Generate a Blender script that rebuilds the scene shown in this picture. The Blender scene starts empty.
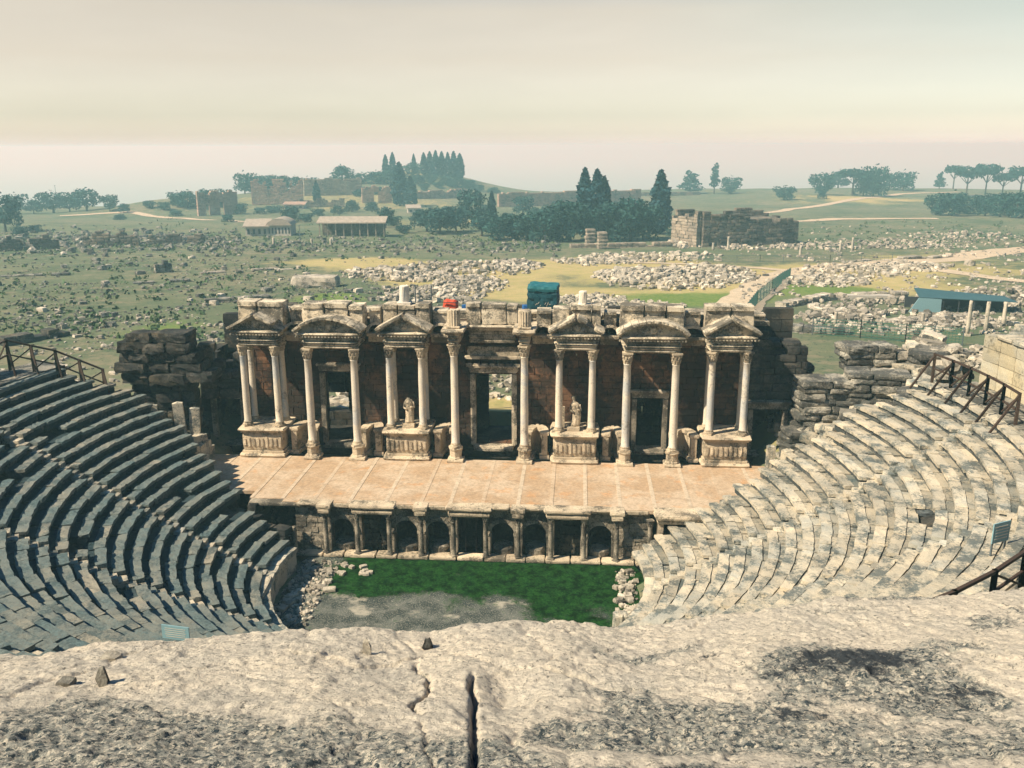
import bpy, math, random
import numpy as np
from mathutils import Vector, Matrix

random.seed(7)
rng = np.random.default_rng(7)
scn = bpy.context.scene
COL = scn.collection
R = math.radians

# ---------------------------------------------------------------- noise
def _h(i, j, k, s):
    n = (i * 374761393 + j * 668265263 + k * 2147483647 + s * 974634777) & 0xffffffff
    n = ((n ^ (n >> 13)) * 1274126177) & 0xffffffff
    n = n ^ (n >> 16)
    return (n & 0xffff) / 65535.0

def vnoise(x, y, z=0.0, s=0):
    x = np.asarray(x, float); y = np.asarray(y, float); z = np.zeros_like(x) + z
    i = np.floor(x).astype(np.int64); j = np.floor(y).astype(np.int64); k = np.floor(z).astype(np.int64)
    u = x - i; v = y - j; w = z - k
    u = u * u * (3 - 2 * u); v = v * v * (3 - 2 * v); w = w * w * (3 - 2 * w)
    def L(a, b, t): return a + (b - a) * t
    c = lambda a, b, d: _h(i + a, j + b, k + d, s)
    r = L(L(L(c(0, 0, 0), c(1, 0, 0), u), L(c(0, 1, 0), c(1, 1, 0), u), v),
          L(L(c(0, 0, 1), c(1, 0, 1), u), L(c(0, 1, 1), c(1, 1, 1), u), v), w)
    return r * 2 - 1

def fbm(x, y, z=0.0, o=5, s=0, g=0.5):
    a = 1.0; t = 0; n = 0
    for q in range(o):
        t = t + a * vnoise(np.asarray(x) * 2 ** q + q * 17.3, np.asarray(y) * 2 ** q - q * 9.1, np.asarray(z) * 2 ** q, s + q)
        n += a; a *= g
    return t / n

def sstep(a, b, x):
    t = np.clip((np.asarray(x, float) - a) / (b - a), 0, 1)
    return t * t * (3 - 2 * t)

# ---------------------------------------------------------------- camera
F = 900.0; TH = 0.259; PS = 0.074; RO = -0.003
CAM = np.array([6.739, -53.482, 26.065])
fw = np.array([-math.sin(PS) * math.cos(TH), math.cos(PS) * math.cos(TH), -math.sin(TH)])
rt = np.array([math.cos(PS), math.sin(PS), 0]); up = np.cross(rt, fw)
rt2 = rt * math.cos(RO) + up * math.sin(RO); up2 = -rt * math.sin(RO) + up * math.cos(RO)
cd = bpy.data.cameras.new('camera'); co = bpy.data.objects.new('camera', cd); COL.objects.link(co)
M = Matrix.Identity(4)
for r_ in range(3):
    M[r_][0] = rt2[r_]; M[r_][1] = up2[r_]; M[r_][2] = -fw[r_]; M[r_][3] = CAM[r_]
co.matrix_world = M
cd.sensor_width = 36; cd.lens = F / 1024 * 36; cd.clip_end = 30000; cd.clip_start = 0.1
scn.camera = co

def ray(x, y): return fw + rt2 * (x - 512) / F - up2 * (y - 384) / F
def at_z(x, y, z):
    d = ray(x, y); return CAM + d * ((z - CAM[2]) / d[2])
def at_y(x, y, Y):
    d = ray(x, y); return CAM + d * ((Y - CAM[1]) / d[1])

# ---------------------------------------------------------------- mesh builder
_tpl = {}
def cube_tpl(n):
    if n in _tpl: return _tpl[n]
    idx = {}; V = []; Fc = []
    def vid(p):
        if p not in idx:
            idx[p] = len(V); V.append([2 * p[a] / n[a] - 1 for a in range(3)])
        return idx[p]
    for ax in range(3):
        b, c = (ax + 1) % 3, (ax + 2) % 3
        for side in (0, n[ax]):
            for i in range(n[b]):
                for j in range(n[c]):
                    q = []
                    for di, dj in ((0, 0), (1, 0), (1, 1), (0, 1)):
                        p = [0, 0, 0]; p[ax] = side; p[b] = i + di; p[c] = j + dj
                        q.append(vid(tuple(p)))
                    Fc.append(q if side else q[::-1])
    _tpl[n] = (np.array(V), np.array(Fc))
    return _tpl[n]

def rz(a):
    c, s = math.cos(a), math.sin(a); return np.array([[c, -s, 0], [s, c, 0], [0, 0, 1.0]])
def rx(a):
    c, s = math.cos(a), math.sin(a); return np.array([[1.0, 0, 0], [0, c, -s], [0, s, c]])
def ry(a):
    c, s = math.cos(a), math.sin(a); return np.array([[c, 0, s], [0, 1.0, 0], [-s, 0, c]])

class MB:
    def __init__(s): s.V = []; s.F = []; s.T = []; s.n = 0
    def add(s, v, f, tone=0.0):
        v = np.asarray(v, float); s.V.append(v)
        if isinstance(f, np.ndarray): s.F.extend((f + s.n).tolist())
        else: s.F.extend([[i + s.n for i in q] for q in f])
        t = np.asarray(tone, float)
        s.T.append(np.full(len(v), float(t)) if t.ndim == 0 else t); s.n += len(v)
        return s
    def box(s, c, sz, rot=None, tone=0.0):
        v, f = cube_tpl((1, 1, 1)); v = v * np.array(sz) / 2
        if rot is not None: v = v @ rot.T
        return s.add(v + np.array(c), f, tone)
    def b2(s, x0, x1, y0, y1, z0, z1, tone=0.0, ch=0.0, rough=0.0, n=(2, 2, 2)):
        c = [(x0 + x1) / 2, (y0 + y1) / 2, (z0 + z1) / 2]; h = [(x1 - x0), (y1 - y0), (z1 - z0)]
        if rough or ch: return s.blk(c, h, None, tone, n, 14, rough, ch)
        return s.box(c, h, None, tone)
    def blk(s, c, sz, rot=None, tone=0.0, n=(3, 2, 2), p=9, rough=0.06, ch=0.0):
        u, f = cube_tpl(n)
        sz = np.array(sz, float)
        m = (np.abs(u) ** p).sum(1) ** (1 / p)
        v = u / m[:, None] * sz / 2
        if rough: v = v + rng.normal(0, 1, v.shape) * rough * sz.min() / 2
        if rot is not None: v = v @ rot.T
        return s.add(v + np.array(c), f, tone)
    def lathe(s, prof, c=(0, 0, 0), seg=14, rough=0.0, tone=0.0, ell=1.0):
        k = len(prof); a = np.linspace(0, 2 * np.pi, seg, endpoint=False)
        V = np.array([[r * math.cos(t), r * ell * math.sin(t), z] for r, z in prof for t in a])
        if rough: V = V + rng.normal(0, rough, V.shape)
        Fc = []
        for i in range(k - 1):
            for j in range(seg):
                j2 = (j + 1) % seg
                Fc.append([i * seg + j, i * seg + j2, (i + 1) * seg + j2, (i + 1) * seg + j])
        Fc.append(list(range(seg))[::-1]); Fc.append([(k - 1) * seg + j for j in range(seg)])
        return s.add(V + np.array(c), Fc, tone)
    def prism_y(s, poly, y0, y1, tone=0.0):           # polygon in XZ extruded along Y
        k = len(poly)
        V = [[x, y0, z] for x, z in poly] + [[x, y1, z] for x, z in poly]
        Fc = [list(range(k)), list(range(k, 2 * k))[::-1]]
        for i in range(k): j = (i + 1) % k; Fc.append([j, i, i + k, j + k])
        return s.add(V, Fc, tone)
    def prism_z(s, poly, z0, z1, tone=0.0):
        k = len(poly)
        V = [[x, y, z0] for x, y in poly] + [[x, y, z1] for x, y in poly]
        Fc = [list(range(k))[::-1], list(range(k, 2 * k))]
        for i in range(k): j = (i + 1) % k; Fc.append([i, j, j + k, i + k])
        return s.add(V, Fc, tone)
    def bar(s, p, q, w, h=None, tone=0.0):
        p = np.array(p, float); q = np.array(q, float); d = q - p; L = np.linalg.norm(d); d = d / L
        a = np.array([0, 0, 1.0]) if abs(d[2]) < .9 else np.array([1.0, 0, 0])
        b = np.cross(d, a); b /= np.linalg.norm(b); e = np.cross(b, d)
        m = np.stack([d, b, e], 1)
        v, f = cube_tpl((1, 1, 1)); v = v * np.array([L, w, h or w]) / 2
        return s.add(v @ m.T + (p + q) / 2, f, tone)
    def build(s, name, mat, parent=None, smooth=False, loc=None):
        me = bpy.data.meshes.new(name)
        V = np.concatenate(s.V)
        if loc is not None: V = V - np.array(loc)
        me.from_pydata(V.tolist(), [], s.F)
        me.materials.append(mat)
        at = me.attributes.new('tone', 'FLOAT', 'POINT'); at.data.foreach_set('value', np.concatenate(s.T).astype(np.float32))
        if smooth: me.polygons.foreach_set('use_smooth', [True] * len(me.polygons))
        me.update()
        o = bpy.data.objects.new(name, me); COL.objects.link(o)
        if loc is not None: o.location = loc
        if parent is not None: o.parent = parent
        return o

def tag(o, label=None, cat=None, group=None, kind=None):
    if label: o['label'] = label
    if cat: o['category'] = cat
    if group: o['group'] = group
    if kind: o['kind'] = kind
    return o
def thing(name, label, cat, loc=(0, 0, 0), group=None, rot=0.0):
    o = bpy.data.objects.new(name, None); COL.objects.link(o); o.location = loc; o.rotation_euler[2] = rot
    o.empty_display_size = .3
    return tag(o, label, cat, group)
def inst(name, me, parent=None, loc=(0, 0, 0), rot=0.0, sc=(1, 1, 1)):
    o = bpy.data.objects.new(name, me); COL.objects.link(o); o.parent = parent
    o.location = loc; o.rotation_euler[2] = rot; o.scale = sc
    return o
def grid_mesh(name, X, Y, Z, mat, attrs=None, smooth=True):
    ny, nx = X.shape
    V = np.stack([X, Y, Z], -1).reshape(-1, 3)
    i = np.arange(ny - 1)[:, None] * nx + np.arange(nx - 1)[None, :]
    Fq = np.stack([i, i + 1, i + nx + 1, i + nx], -1).reshape(-1, 4)
    me = bpy.data.meshes.new(name)
    me.vertices.add(len(V)); me.vertices.foreach_set('co', V.astype(np.float32).ravel())
    me.loops.add(Fq.size); me.loops.foreach_set('vertex_index', Fq.astype(np.int32).ravel())
    me.polygons.add(len(Fq)); me.polygons.foreach_set('loop_start', (np.arange(len(Fq)) * 4).astype(np.int32))
    me.polygons.foreach_set('loop_total', np.full(len(Fq), 4, np.int32))
    me.update(calc_edges=True)
    if smooth: me.polygons.foreach_set('use_smooth', [True] * len(Fq))
    for k, a in (attrs or {}).items():
        at = me.attributes.new(k, 'FLOAT', 'POINT'); at.data.foreach_set('value', np.asarray(a, np.float32).ravel())
    me.materials.append(mat); me.validate()
    o = bpy.data.objects.new(name, me); COL.objects.link(o)
    return o
ORD = 'first second third fourth fifth sixth seventh eighth ninth tenth eleventh twelfth'.split()
NUM = 'one two three four five six seven eight nine ten eleven twelve'.split()

# ---------------------------------------------------------------- materials
class NT:
    def __init__(s, name):
        s.m = bpy.data.materials.new(name); s.m.use_nodes = True
        s.t = s.m.node_tree; s.t.nodes.clear()
        s.out = s.n('ShaderNodeOutputMaterial'); s.b = s.n('ShaderNodeBsdfPrincipled')
        s.l(s.b.outputs[0], s.out.inputs[0])
        s.b.inputs['Roughness'].default_value = .9
        s.b.inputs['Specular IOR Level'].default_value = .25
        s.pos = s.n('ShaderNodeNewGeometry').outputs['Position']
    def n(s, t): return s.t.nodes.new(t)
    def l(s, a, b): s.t.links.new(a, b)
    def put(s, v, inp):
        if hasattr(v, 'links') or hasattr(v, 'is_linked'): s.l(v, inp)
        else: inp.default_value = v
    def noise(s, sc, det=5, rough=.6, dist=0.0, vec=None):
        n = s.n('ShaderNodeTexNoise'); n.inputs['Scale'].default_value = sc; n.inputs['Detail'].default_value = det
        n.inputs['Roughness'].default_value = rough; n.inputs['Distortion'].default_value = dist
        s.l(vec if vec is not None else s.pos, n.inputs['Vector']); return n.outputs['Fac']
    def vor(s, sc, feat='F1', out='Distance', vec=None):
        n = s.n('ShaderNodeTexVoronoi'); n.feature = feat; n.inputs['Scale'].default_value = sc
        s.l(vec if vec is not None else s.pos, n.inputs['Vector']); return n.outputs[out]
    def scale(s, v3):
        n = s.n('ShaderNodeVectorMath'); n.operation = 'MULTIPLY'; s.l(s.pos, n.inputs[0]); n.inputs[1].default_value = v3
        return n.outputs[0]
    def mrange(s, v, a, b, c=0.0, d=1.0, smooth=True):
        n = s.n('ShaderNodeMapRange'); n.interpolation_type = 'SMOOTHSTEP' if smooth else 'LINEAR'
        s.l(v, n.inputs[0])
        for k, q in zip((1, 2, 3, 4), (a, b, c, d)): n.inputs[k].default_value = q
        return n.outputs[0]
    def math(s, op, a, b):
        n = s.n('ShaderNodeMath'); n.operation = op; s.put(a, n.inputs[0]); s.put(b, n.inputs[1]); return n.outputs[0]
    def mix(s, f, a, b, mode='MIX'):
        n = s.n('ShaderNodeMix'); n.data_type = 'RGBA'; n.blend_type = mode
        s.put(f, n.inputs[0])
        for v, i in ((a, 6), (b, 7)):
            if isinstance(v, tuple): n.inputs[i].default_value = (*v, 1)
            else: s.l(v, n.inputs[i])
        return n.outputs[2]
    def attr(s, name):
        n = s.n('ShaderNodeAttribute'); n.attribute_name = name; return n.outputs['Fac']
    def mul(s, col, fac):
        n = s.n('ShaderNodeVectorMath'); n.operation = 'SCALE'; s.l(col, n.inputs[0]); s.put(fac, n.inputs['Scale']); return n.outputs[0]
    def bump(s, h, dist=.05, st=1.0, prev=None):
        n = s.n('ShaderNodeBump'); n.inputs['Distance'].default_value = dist; n.inputs['Strength'].default_value = st
        s.l(h, n.inputs['Height'])
        if prev is not None: s.l(prev, n.inputs['Normal'])
        return n.outputs[0]
    def fin(s, col, nrm=None):
        if isinstance(col, tuple): s.b.inputs['Base Color'].default_value = (*col, 1)
        else: s.l(col, s.b.inputs['Base Color'])
        if nrm is not None: s.l(nrm, s.b.inputs['Normal'])
        return s.m

def stone(name, c1, c2, dark=(.05, .05, .045), da=.5, sc=1.0, bump=.05, tone=.28, stain=None, sa=.5, black=None):
    """weathered stone; da = share of the surface carrying dark lichen"""
    t = NT(name)
    a = t.mix(t.mrange(t.noise(.55 * sc, 4), .35, .65), c1, c2)
    if stain is not None:
        a = t.mix(t.math('MULTIPLY', t.mrange(t.noise(.35 * sc, 5, .65, .6), .5, .62), sa), a, stain)
    big = t.noise(.8 * sc, 4, .6); fine = t.noise(7 * sc, 7, .75)
    q = t.math('ADD', t.math('MULTIPLY', big, .55), t.math('MULTIPLY', fine, .45))
    th = .68 - da * .36
    a = t.mix(t.math('MULTIPLY', t.mrange(q, th - .05, th + .06), .82), a, dark)
    a = t.mul(a, t.mrange(t.noise(22 * sc, 4, .7), .3, .7, .72, 1.25, False))
    a = t.mul(a, t.math('ADD', 1.0, t.math('MULTIPLY', t.attr('tone'), tone)))
    if black is not None:                             # low-tone blocks: lichen plus the left seats' bluish shade painted in
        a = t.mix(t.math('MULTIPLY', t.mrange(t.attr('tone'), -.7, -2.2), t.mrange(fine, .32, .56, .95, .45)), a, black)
    nb = t.bump(t.noise(9 * sc, 8, .72), bump, .9)
    nb = t.bump(t.vor(3.2 * sc, 'DISTANCE_TO_EDGE'), bump * .5, .5, nb)
    return t.fin(a, nb)

def plain(name, c, rough=.7, var=.15, sc=6.0, metal=0.0):
    t = NT(name); t.b.inputs['Roughness'].default_value = rough; t.b.inputs['Metallic'].default_value = metal
    n = t.n('ShaderNodeRGB'); n.outputs[0].default_value = (*c, 1)
    a = t.mul(n.outputs[0], t.mrange(t.noise(sc, 6, .7), .3, .7, 1 - var, 1 + var, False))
    return t.fin(a, t.bump(t.noise(sc * 2, 5), .01, .5))

MAT = {}
MAT['frons'] = stone('carved_limestone', (.56, .46, .33), (.41, .33, .235), (.06, .055, .045), .42, 1.0, .05)
MAT['entab'] = stone('weathered_limestone', (.60, .51, .38), (.46, .385, .285), (.05, .047, .04), .52, 1.1, .06)
MAT['shaft'] = stone('marble_shaft', (.68, .59, .46), (.56, .50, .42), (.14, .13, .12), .24, .9, .025, stain=(.28, .35, .42), sa=.5)
MAT['brick'] = stone('brown_travertine_wall', (.17, .085, .045), (.095, .055, .034), (.018, .016, .014), .58, .55, .07)
MAT['dark'] = stone('blackened_travertine', (.095, .085, .07), (.055, .052, .046), (.014, .017, .018), .55, .8, .08, stain=(.17, .13, .075), sa=.5)
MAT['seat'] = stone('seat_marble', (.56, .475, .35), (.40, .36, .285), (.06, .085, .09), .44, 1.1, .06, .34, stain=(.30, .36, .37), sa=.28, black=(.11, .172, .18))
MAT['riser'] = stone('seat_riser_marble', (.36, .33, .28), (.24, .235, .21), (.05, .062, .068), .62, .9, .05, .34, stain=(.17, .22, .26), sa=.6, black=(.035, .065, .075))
MAT['pulp'] = stone('stage_front_stone', (.40, .34, .26), (.25, .215, .165), (.04, .037, .032), .52, 1.2, .05)
MAT['rubble'] = stone('rubble_stone', (.47, .41, .325), (.30, .265, .215), (.05, .05, .045), .40, .9, .06, .45)
MAT['pale'] = stone('pale_rubble', (.47, .41, .32), (.32, .285, .23), (.08, .075, .065), .28, .7, .06, .4)
MAT['block'] = stone('grey_block_stone', (.36, .325, .26), (.22, .205, .175), (.025, .030, .032), .56, .8, .08, .4)
MAT['ruin'] = stone('ruin_masonry', (.25, .20, .145), (.15, .125, .10), (.035, .035, .032), .48, .25, .15)
MAT['ruin_pink'] = stone('pinkish_masonry', (.40, .27, .20), (.31, .215, .165), (.10, .085, .075), .35, .2, .1)
MAT['ruin_pale'] = stone('pale_masonry', (.36, .295, .22), (.26, .215, .165), (.10, .09, .08), .35, .2, .1)
MAT['yellow'] = stone('ochre_stained_wall', (.50, .43, .30), (.42, .38, .29), (.16, .14, .10), .25, .7, .04, stain=(.48, .36, .17), sa=.35)
MAT['wood'] = plain('weathered_dark_wood', (.055, .034, .024), .75, .3, 8)
MAT['metal'] = plain('dark_metal', (.05, .055, .06), .5, .15, 8)
MAT['tealroof'] = plain('teal_sheet_roof', (.045, .105, .115), .5, .15, 1)
MAT['tarp'] = plain('blue_green_tarpaulin', (.008, .052, .068), .55, .2, 3)
MAT['tarp_top'] = plain('light_tarpaulin_top', (.02, .13, .15), .55, .2, 3)
MAT['red'] = plain('orange_red_tarpaulin', (.55, .075, .03), .6, .15, 4)
MAT['blue'] = plain('blue_plastic', (.02, .10, .28), .5, .15, 4)
MAT['sign'] = plain('pale_blue_board', (.20, .33, .36), .5, .08, 10)
MAT['white'] = plain('whitewashed_plaster', (.45, .41, .35), .8, .2, .8)
MAT['roofw'] = plain('pale_flat_roof', (.34, .29, .23), .8, .3, .8)
MAT['trunk'] = plain('bark', (.06, .045, .034), .9, .3, 3)
MAT['bulb'] = plain('grey_post', (.10, .12, .13), .6, .1, 3)

def leafmat(name, c1, c2):
    t = NT(name); t.b.inputs['Roughness'].default_value = .75
    a = t.mix(t.mrange(t.noise(.9, 5, .7), .3, .7), c1, c2)
    a = t.mul(a, t.math('ADD', 1.0, t.math('MULTIPLY', t.attr('tone'), .45)))
    return t.fin(a)
MAT['leaf'] = leafmat('broadleaf_foliage', (.013, .058, .062), (.028, .082, .070))
MAT['cypress'] = leafmat('cypress_foliage', (.006, .040, .054), (.012, .056, .066))
MAT['pine'] = leafmat('pine_foliage', (.010, .052, .052), (.024, .074, .058))
MAT['weed'] = leafmat('weed_foliage', (.035, .075, .028), (.07, .11, .04))

# ---------------------------------------------------------------- light
EL, AZ = 46.0, 30.0        # sun elevation; degrees behind the left-hand side
S = np.array([-math.cos(R(AZ)) * math.cos(R(EL)), -math.sin(R(AZ)) * math.cos(R(EL)), math.sin(R(EL))])
sl = bpy.data.lights.new('sun', 'SUN'); so = bpy.data.objects.new('sun', sl); COL.objects.link(so)
sl.energy = 5.0; sl.angle = R(.55); sl.color = (1.0, .885, .67)
so.rotation_euler = Vector(S).to_track_quat('Z', 'Y').to_euler(); so.location = (-40, -60, 80)
w = bpy.data.worlds.new('World'); scn.world = w; w.use_nodes = True
nt = w.node_tree; nt.nodes.clear()
out = nt.nodes.new('ShaderNodeOutputWorld'); bg = nt.nodes.new('ShaderNodeBackground')
sky = nt.nodes.new('ShaderNodeTexSky'); sky.sky_type = 'NISHITA'; sky.sun_disc = False
sky.sun_elevation = R(EL); sky.sun_rotation = math.atan2(S[0], S[1]); sky.air_density = 1.0; sky.dust_density = 1.0; sky.ozone_density = 1.0
tc = nt.nodes.new('ShaderNodeTexCoord'); sep = nt.nodes.new('ShaderNodeSeparateXYZ')
nt.links.new(tc.outputs['Generated'], sep.inputs[0])
ramp = nt.nodes.new('ShaderNodeValToRGB')            # sky tint by elevation: dusty cream low, teal zenith added to colour shadows
els = ramp.color_ramp.elements
els[0].position = 0.0; els[0].color = (2.95, 2.65, 2.8, 1)
els[1].position = 1.0; els[1].color = (.14, .66, 1.02, 1)
for p_, c_ in ((.012, (2.17, 2.03, 2.08, 1)), (.03, (1.75, 1.62, 1.60, 1)), (.086, (2.02, 1.47, 1.16, 1)), (.134, (2.32, 1.55, 1.06, 1)), (.22, (1.25, 1.12, 1.05, 1)), (.5, (.22, .72, 1.02, 1))):
    e_ = els.new(p_); e_.color = c_
nt.links.new(sep.outputs[2], ramp.inputs[0])
mx = nt.nodes.new('ShaderNodeMix'); mx.data_type = 'RGBA'; mx.blend_type = 'MULTIPLY'; mx.inputs[0].default_value = 1
nt.links.new(sky.outputs[0], mx.inputs[6]); nt.links.new(ramp.outputs[0], mx.inputs[7])
# thin streaky cloud
mp = nt.nodes.new('ShaderNodeMapping'); mp.inputs['Scale'].default_value = (5, 5, 26)
nz = nt.nodes.new('ShaderNodeTexNoise'); nz.inputs['Scale'].default_value = 1.6; nz.inputs['Detail'].default_value = 6
nt.links.new(tc.outputs['Generated'], mp.inputs[0]); nt.links.new(mp.outputs[0], nz.inputs['Vector'])
mr = nt.nodes.new('ShaderNodeMapRange'); mr.inputs[1].default_value = .45; mr.inputs[2].default_value = .8; mr.inputs[3].default_value = .985; mr.inputs[4].default_value = 1.03
nt.links.new(nz.outputs['Fac'], mr.inputs[0])
sc_ = nt.nodes.new('ShaderNodeVectorMath'); sc_.operation = 'SCALE'
mz = nt.nodes.new('ShaderNodeMapRange'); mz.inputs[1].default_value = .05; mz.inputs[2].default_value = .75      # bluer away from the sun
nt.links.new(sep.outputs[0], mz.inputs[0])
m2_ = nt.nodes.new('ShaderNodeMix'); m2_.data_type = 'RGBA'; m2_.blend_type = 'MULTIPLY'; m2_.inputs[7].default_value = (.50, .80, .92, 1)
me_ = nt.nodes.new('ShaderNodeMapRange'); me_.inputs[1].default_value = .02; me_.inputs[2].default_value = .14
nt.links.new(sep.outputs[2], me_.inputs[0]); mm_ = nt.nodes.new('ShaderNodeMath'); mm_.operation = 'MULTIPLY'
nt.links.new(mz.outputs[0], mm_.inputs[0]); nt.links.new(me_.outputs[0], mm_.inputs[1]); nt.links.new(mm_.outputs[0], m2_.inputs[0]); nt.links.new(mx.outputs[2], m2_.inputs[6]); nt.links.new(m2_.outputs[2], sc_.inputs[0]); nt.links.new(mr.outputs[0], sc_.inputs['Scale'])
nt.links.new(sc_.outputs[0], bg.inputs[0]); bg.inputs[1].default_value = .0615
nt.links.new(bg.outputs[0], out.inputs[0])
scn.view_settings.view_transform = 'Standard'; scn.view_settings.look = 'None'
scn.view_settings.exposure = 0.72; scn.view_settings.gamma = 1.0
scn.cycles.use_denoising = True
scn.cycles.max_bounces = 5; scn.cycles.diffuse_bounces = 3; scn.cycles.volume_bounces = 1; scn.cycles.transparent_max_bounces = 4

# ---------------------------------------------------------------- terrain
def YC(r): return -5 + 3 * (r - 11.4) / 19.6          # centre of each ring of seats slides back a little
def ZC(r): return 1.7 + (r - 11.4) / 19.6 * 9.3
def ringR(x, y):
    r = np.full_like(np.asarray(x, float), 20.0)
    for _ in range(12): r = np.hypot(x, y - YC(r))
    return r
YK = [-200, 10, 20, 60, 90, 140, 225, 380, 560, 700, 740, 800, 900, 1200, 2200, 9000, 20000]
ZK = [3.3, 3.3, 3.3, 2.8, 2.0, .3, -2.5, -6, -9, -11, -12, -20, -60, -150, -170, -175, -175]
def zt(x, y):
    x = np.asarray(x, float); y = np.asarray(y, float)
    sh = np.where(x < -60, sstep(-60, -330, x) * 215, 0)    # the terrace edge lies nearer on the left
    yy = np.where(y > 300, 300 + (y - 300) * (440 / (440 - np.minimum(sh, 300))), y)
    z = np.interp(yy, YK, ZK)
    g = lambda cx, cy, sx, sy, h: h * np.exp(-((x - cx) / sx) ** 2 - ((y - cy) / sy) ** 2)
    z = z + g(-112, 620, 60, 60, 19) + g(-215, 430, 32, 30, 6) + g(-165, 520, 75, 60, 9) + g(230, 690, 160, 90, 4.0) + g(150, 560, 60, 50, 2)
    amp = sstep(25, 90, y) * .55
    z = z + amp * fbm(x / 22, y / 22, 0, 4, 3) + amp * 2.2 * fbm(x / 90, y / 90, 0, 3, 9) * sstep(150, 320, y)
    # hillside carrying the upper seating, behind and beside the theatre
    d = np.hypot(x, y + 2)
    k = 1 - sstep(-4, 26, y)
    hill = 11.3 + .53 * np.clip(d - 33.5, 0, 60)
    z = z * (1 - k) + hill * k
    # the bowl
    r = ringR(x, y); a = np.degrees(np.arctan2(y - YC(r), np.abs(x)))
    bowl = np.where(r > 11.0, ZC(r) - 1.35, -.4)
    inb = (r < 35.5) & (a < 15)
    z = np.where(inb, np.minimum(z, np.where(r > 33.0, 10.4, bowl)), z)
    wing = (a >= 15) & (y < 19) & (d < 40)
    zw = np.where(np.abs(x) > 19.6, 3.2 + (np.abs(x) - 19.6) * .62 * sstep(1, 9, y), -.4)
    return np.where(wing, np.minimum(z, zw), z)

def axis(lo, hi, step, g, far):
    a = list(np.arange(lo, hi + step / 2, step)); s_ = step
    up_ = [a[-1]]
    while up_[-1] < far: s_ *= g; up_.append(up_[-1] + s_)
    s_ = step; dn = [a[0]]
    while dn[-1] > -far: s_ *= g; dn.append(dn[-1] - s_)
    return np.array(dn[:0:-1] + a + up_[1:])
gx = axis(-50, 50, 1.0, 1.036, 12600)
gy_ = axis(-62, 42, 1.0, 1.036, 14500); gy_ = gy_[(gy_ > -400)]
GX, GY = np.meshgrid(gx, gy_)
GZ = zt(GX, GY)
# own colours of the ground: dry tan earth near the excavations, grass elsewhere
def blob(cx, cy, sx, sy): return np.exp(-((GX - cx) / sx) ** 2 - ((GY - cy) / sy) ** 2)
def pxblob(px, py, z, wpx, sy):
    p = at_z(px, py, z); D = np.linalg.norm(p - CAM); return blob(p[0], p[1], wpx / F * D, sy)
tan_ = (pxblob(470, 275, .5, 90, 28) + pxblob(620, 262, 0, 80, 26) + pxblob(360, 262, 0, 70, 20) + pxblob(690, 280, .5, 90, 22)
        + .8 * pxblob(560, 296, 1.5, 90, 12) + .8 * pxblob(850, 280, 0, 100, 30) + .6 * pxblob(850, 200, -8, 90, 60) + .5 * pxblob(960, 260, 0, 80, 40))
tan_ = np.clip(tan_ + .35 * fbm(GX / 14, GY / 14, 0, 4, 21), 0, 1)
lush = np.clip(pxblob(690, 300, 1.5, 90, 10) + pxblob(830, 292, 1, 60, 12) + pxblob(330, 300, 2, 40, 10) + .5 * pxblob(935, 338, 3, 40, 6) + .6 * pxblob(160, 330, 3, 60, 15) + .5 * pxblob(500, 402, 3.4, 15, 3), 0, 1)

tan_ = np.clip(tan_ + 1.2 * blob(.5, 21, 5, 6), 0, 1)
tan_ = np.clip(tan_ + 1.0 * blob(29, 16, 10, 9) + .35 * blob(-112, 610, 80, 60) + .45 * blob(-120, 470, 110, 70) + .4 * blob(-60, 330, 90, 40), 0, 1)
t = NT('field_ground'); t.b.inputs['Specular IOR Level'].default_value = .08
ta = t.attr('tan'); lu = t.attr('lush')
n1 = t.noise(.055, 6, .65); n2 = t.noise(.35, 6, .7); n3 = t.noise(1.6, 5, .75)
grass = t.mix(t.mrange(n1, .38, .62), (.088, .118, .066), (.145, .158, .092))
grass = t.mix(t.mrange(t.math('ADD', t.math('MULTIPLY', n2, .6), t.math('MULTIPLY', t.noise(.02, 5, .65), .4)), .485, .58), grass, (.20, .18, .115))
grass = t.mix(t.mrange(n3, .56, .66), grass, (.022, .045, .036))
earth = t.mix(t.mrange(n2, .4, .65), (.43, .34, .16), (.34, .30, .12))
earth = t.mix(t.mrange(n3, .58, .7), earth, (.20, .19, .10))
q = t.math('ADD', ta, t.math('MULTIPLY', t.math('SUBTRACT', n2, .5), .7))
c = t.mix(t.mrange(q, .3, .62), grass, earth)
q2 = t.math('ADD', lu, t.math('MULTIPLY', t.math('SUBTRACT', n2, .5), .6))
c = t.mix(t.mrange(q2, .35, .7), c, t.mix(t.mrange(n3, .4, .6), (.10, .17, .04), (.18, .22, .06)))
t.fin(c, t.bump(n3, .25, .7))
ground = grid_mesh('ground', GX, GY, GZ, t.m, {'tan': tan_, 'lush': lush})
tag(ground, 'grassy and earthy plain sloping away behind the theatre', 'ground', kind='structure')

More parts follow.
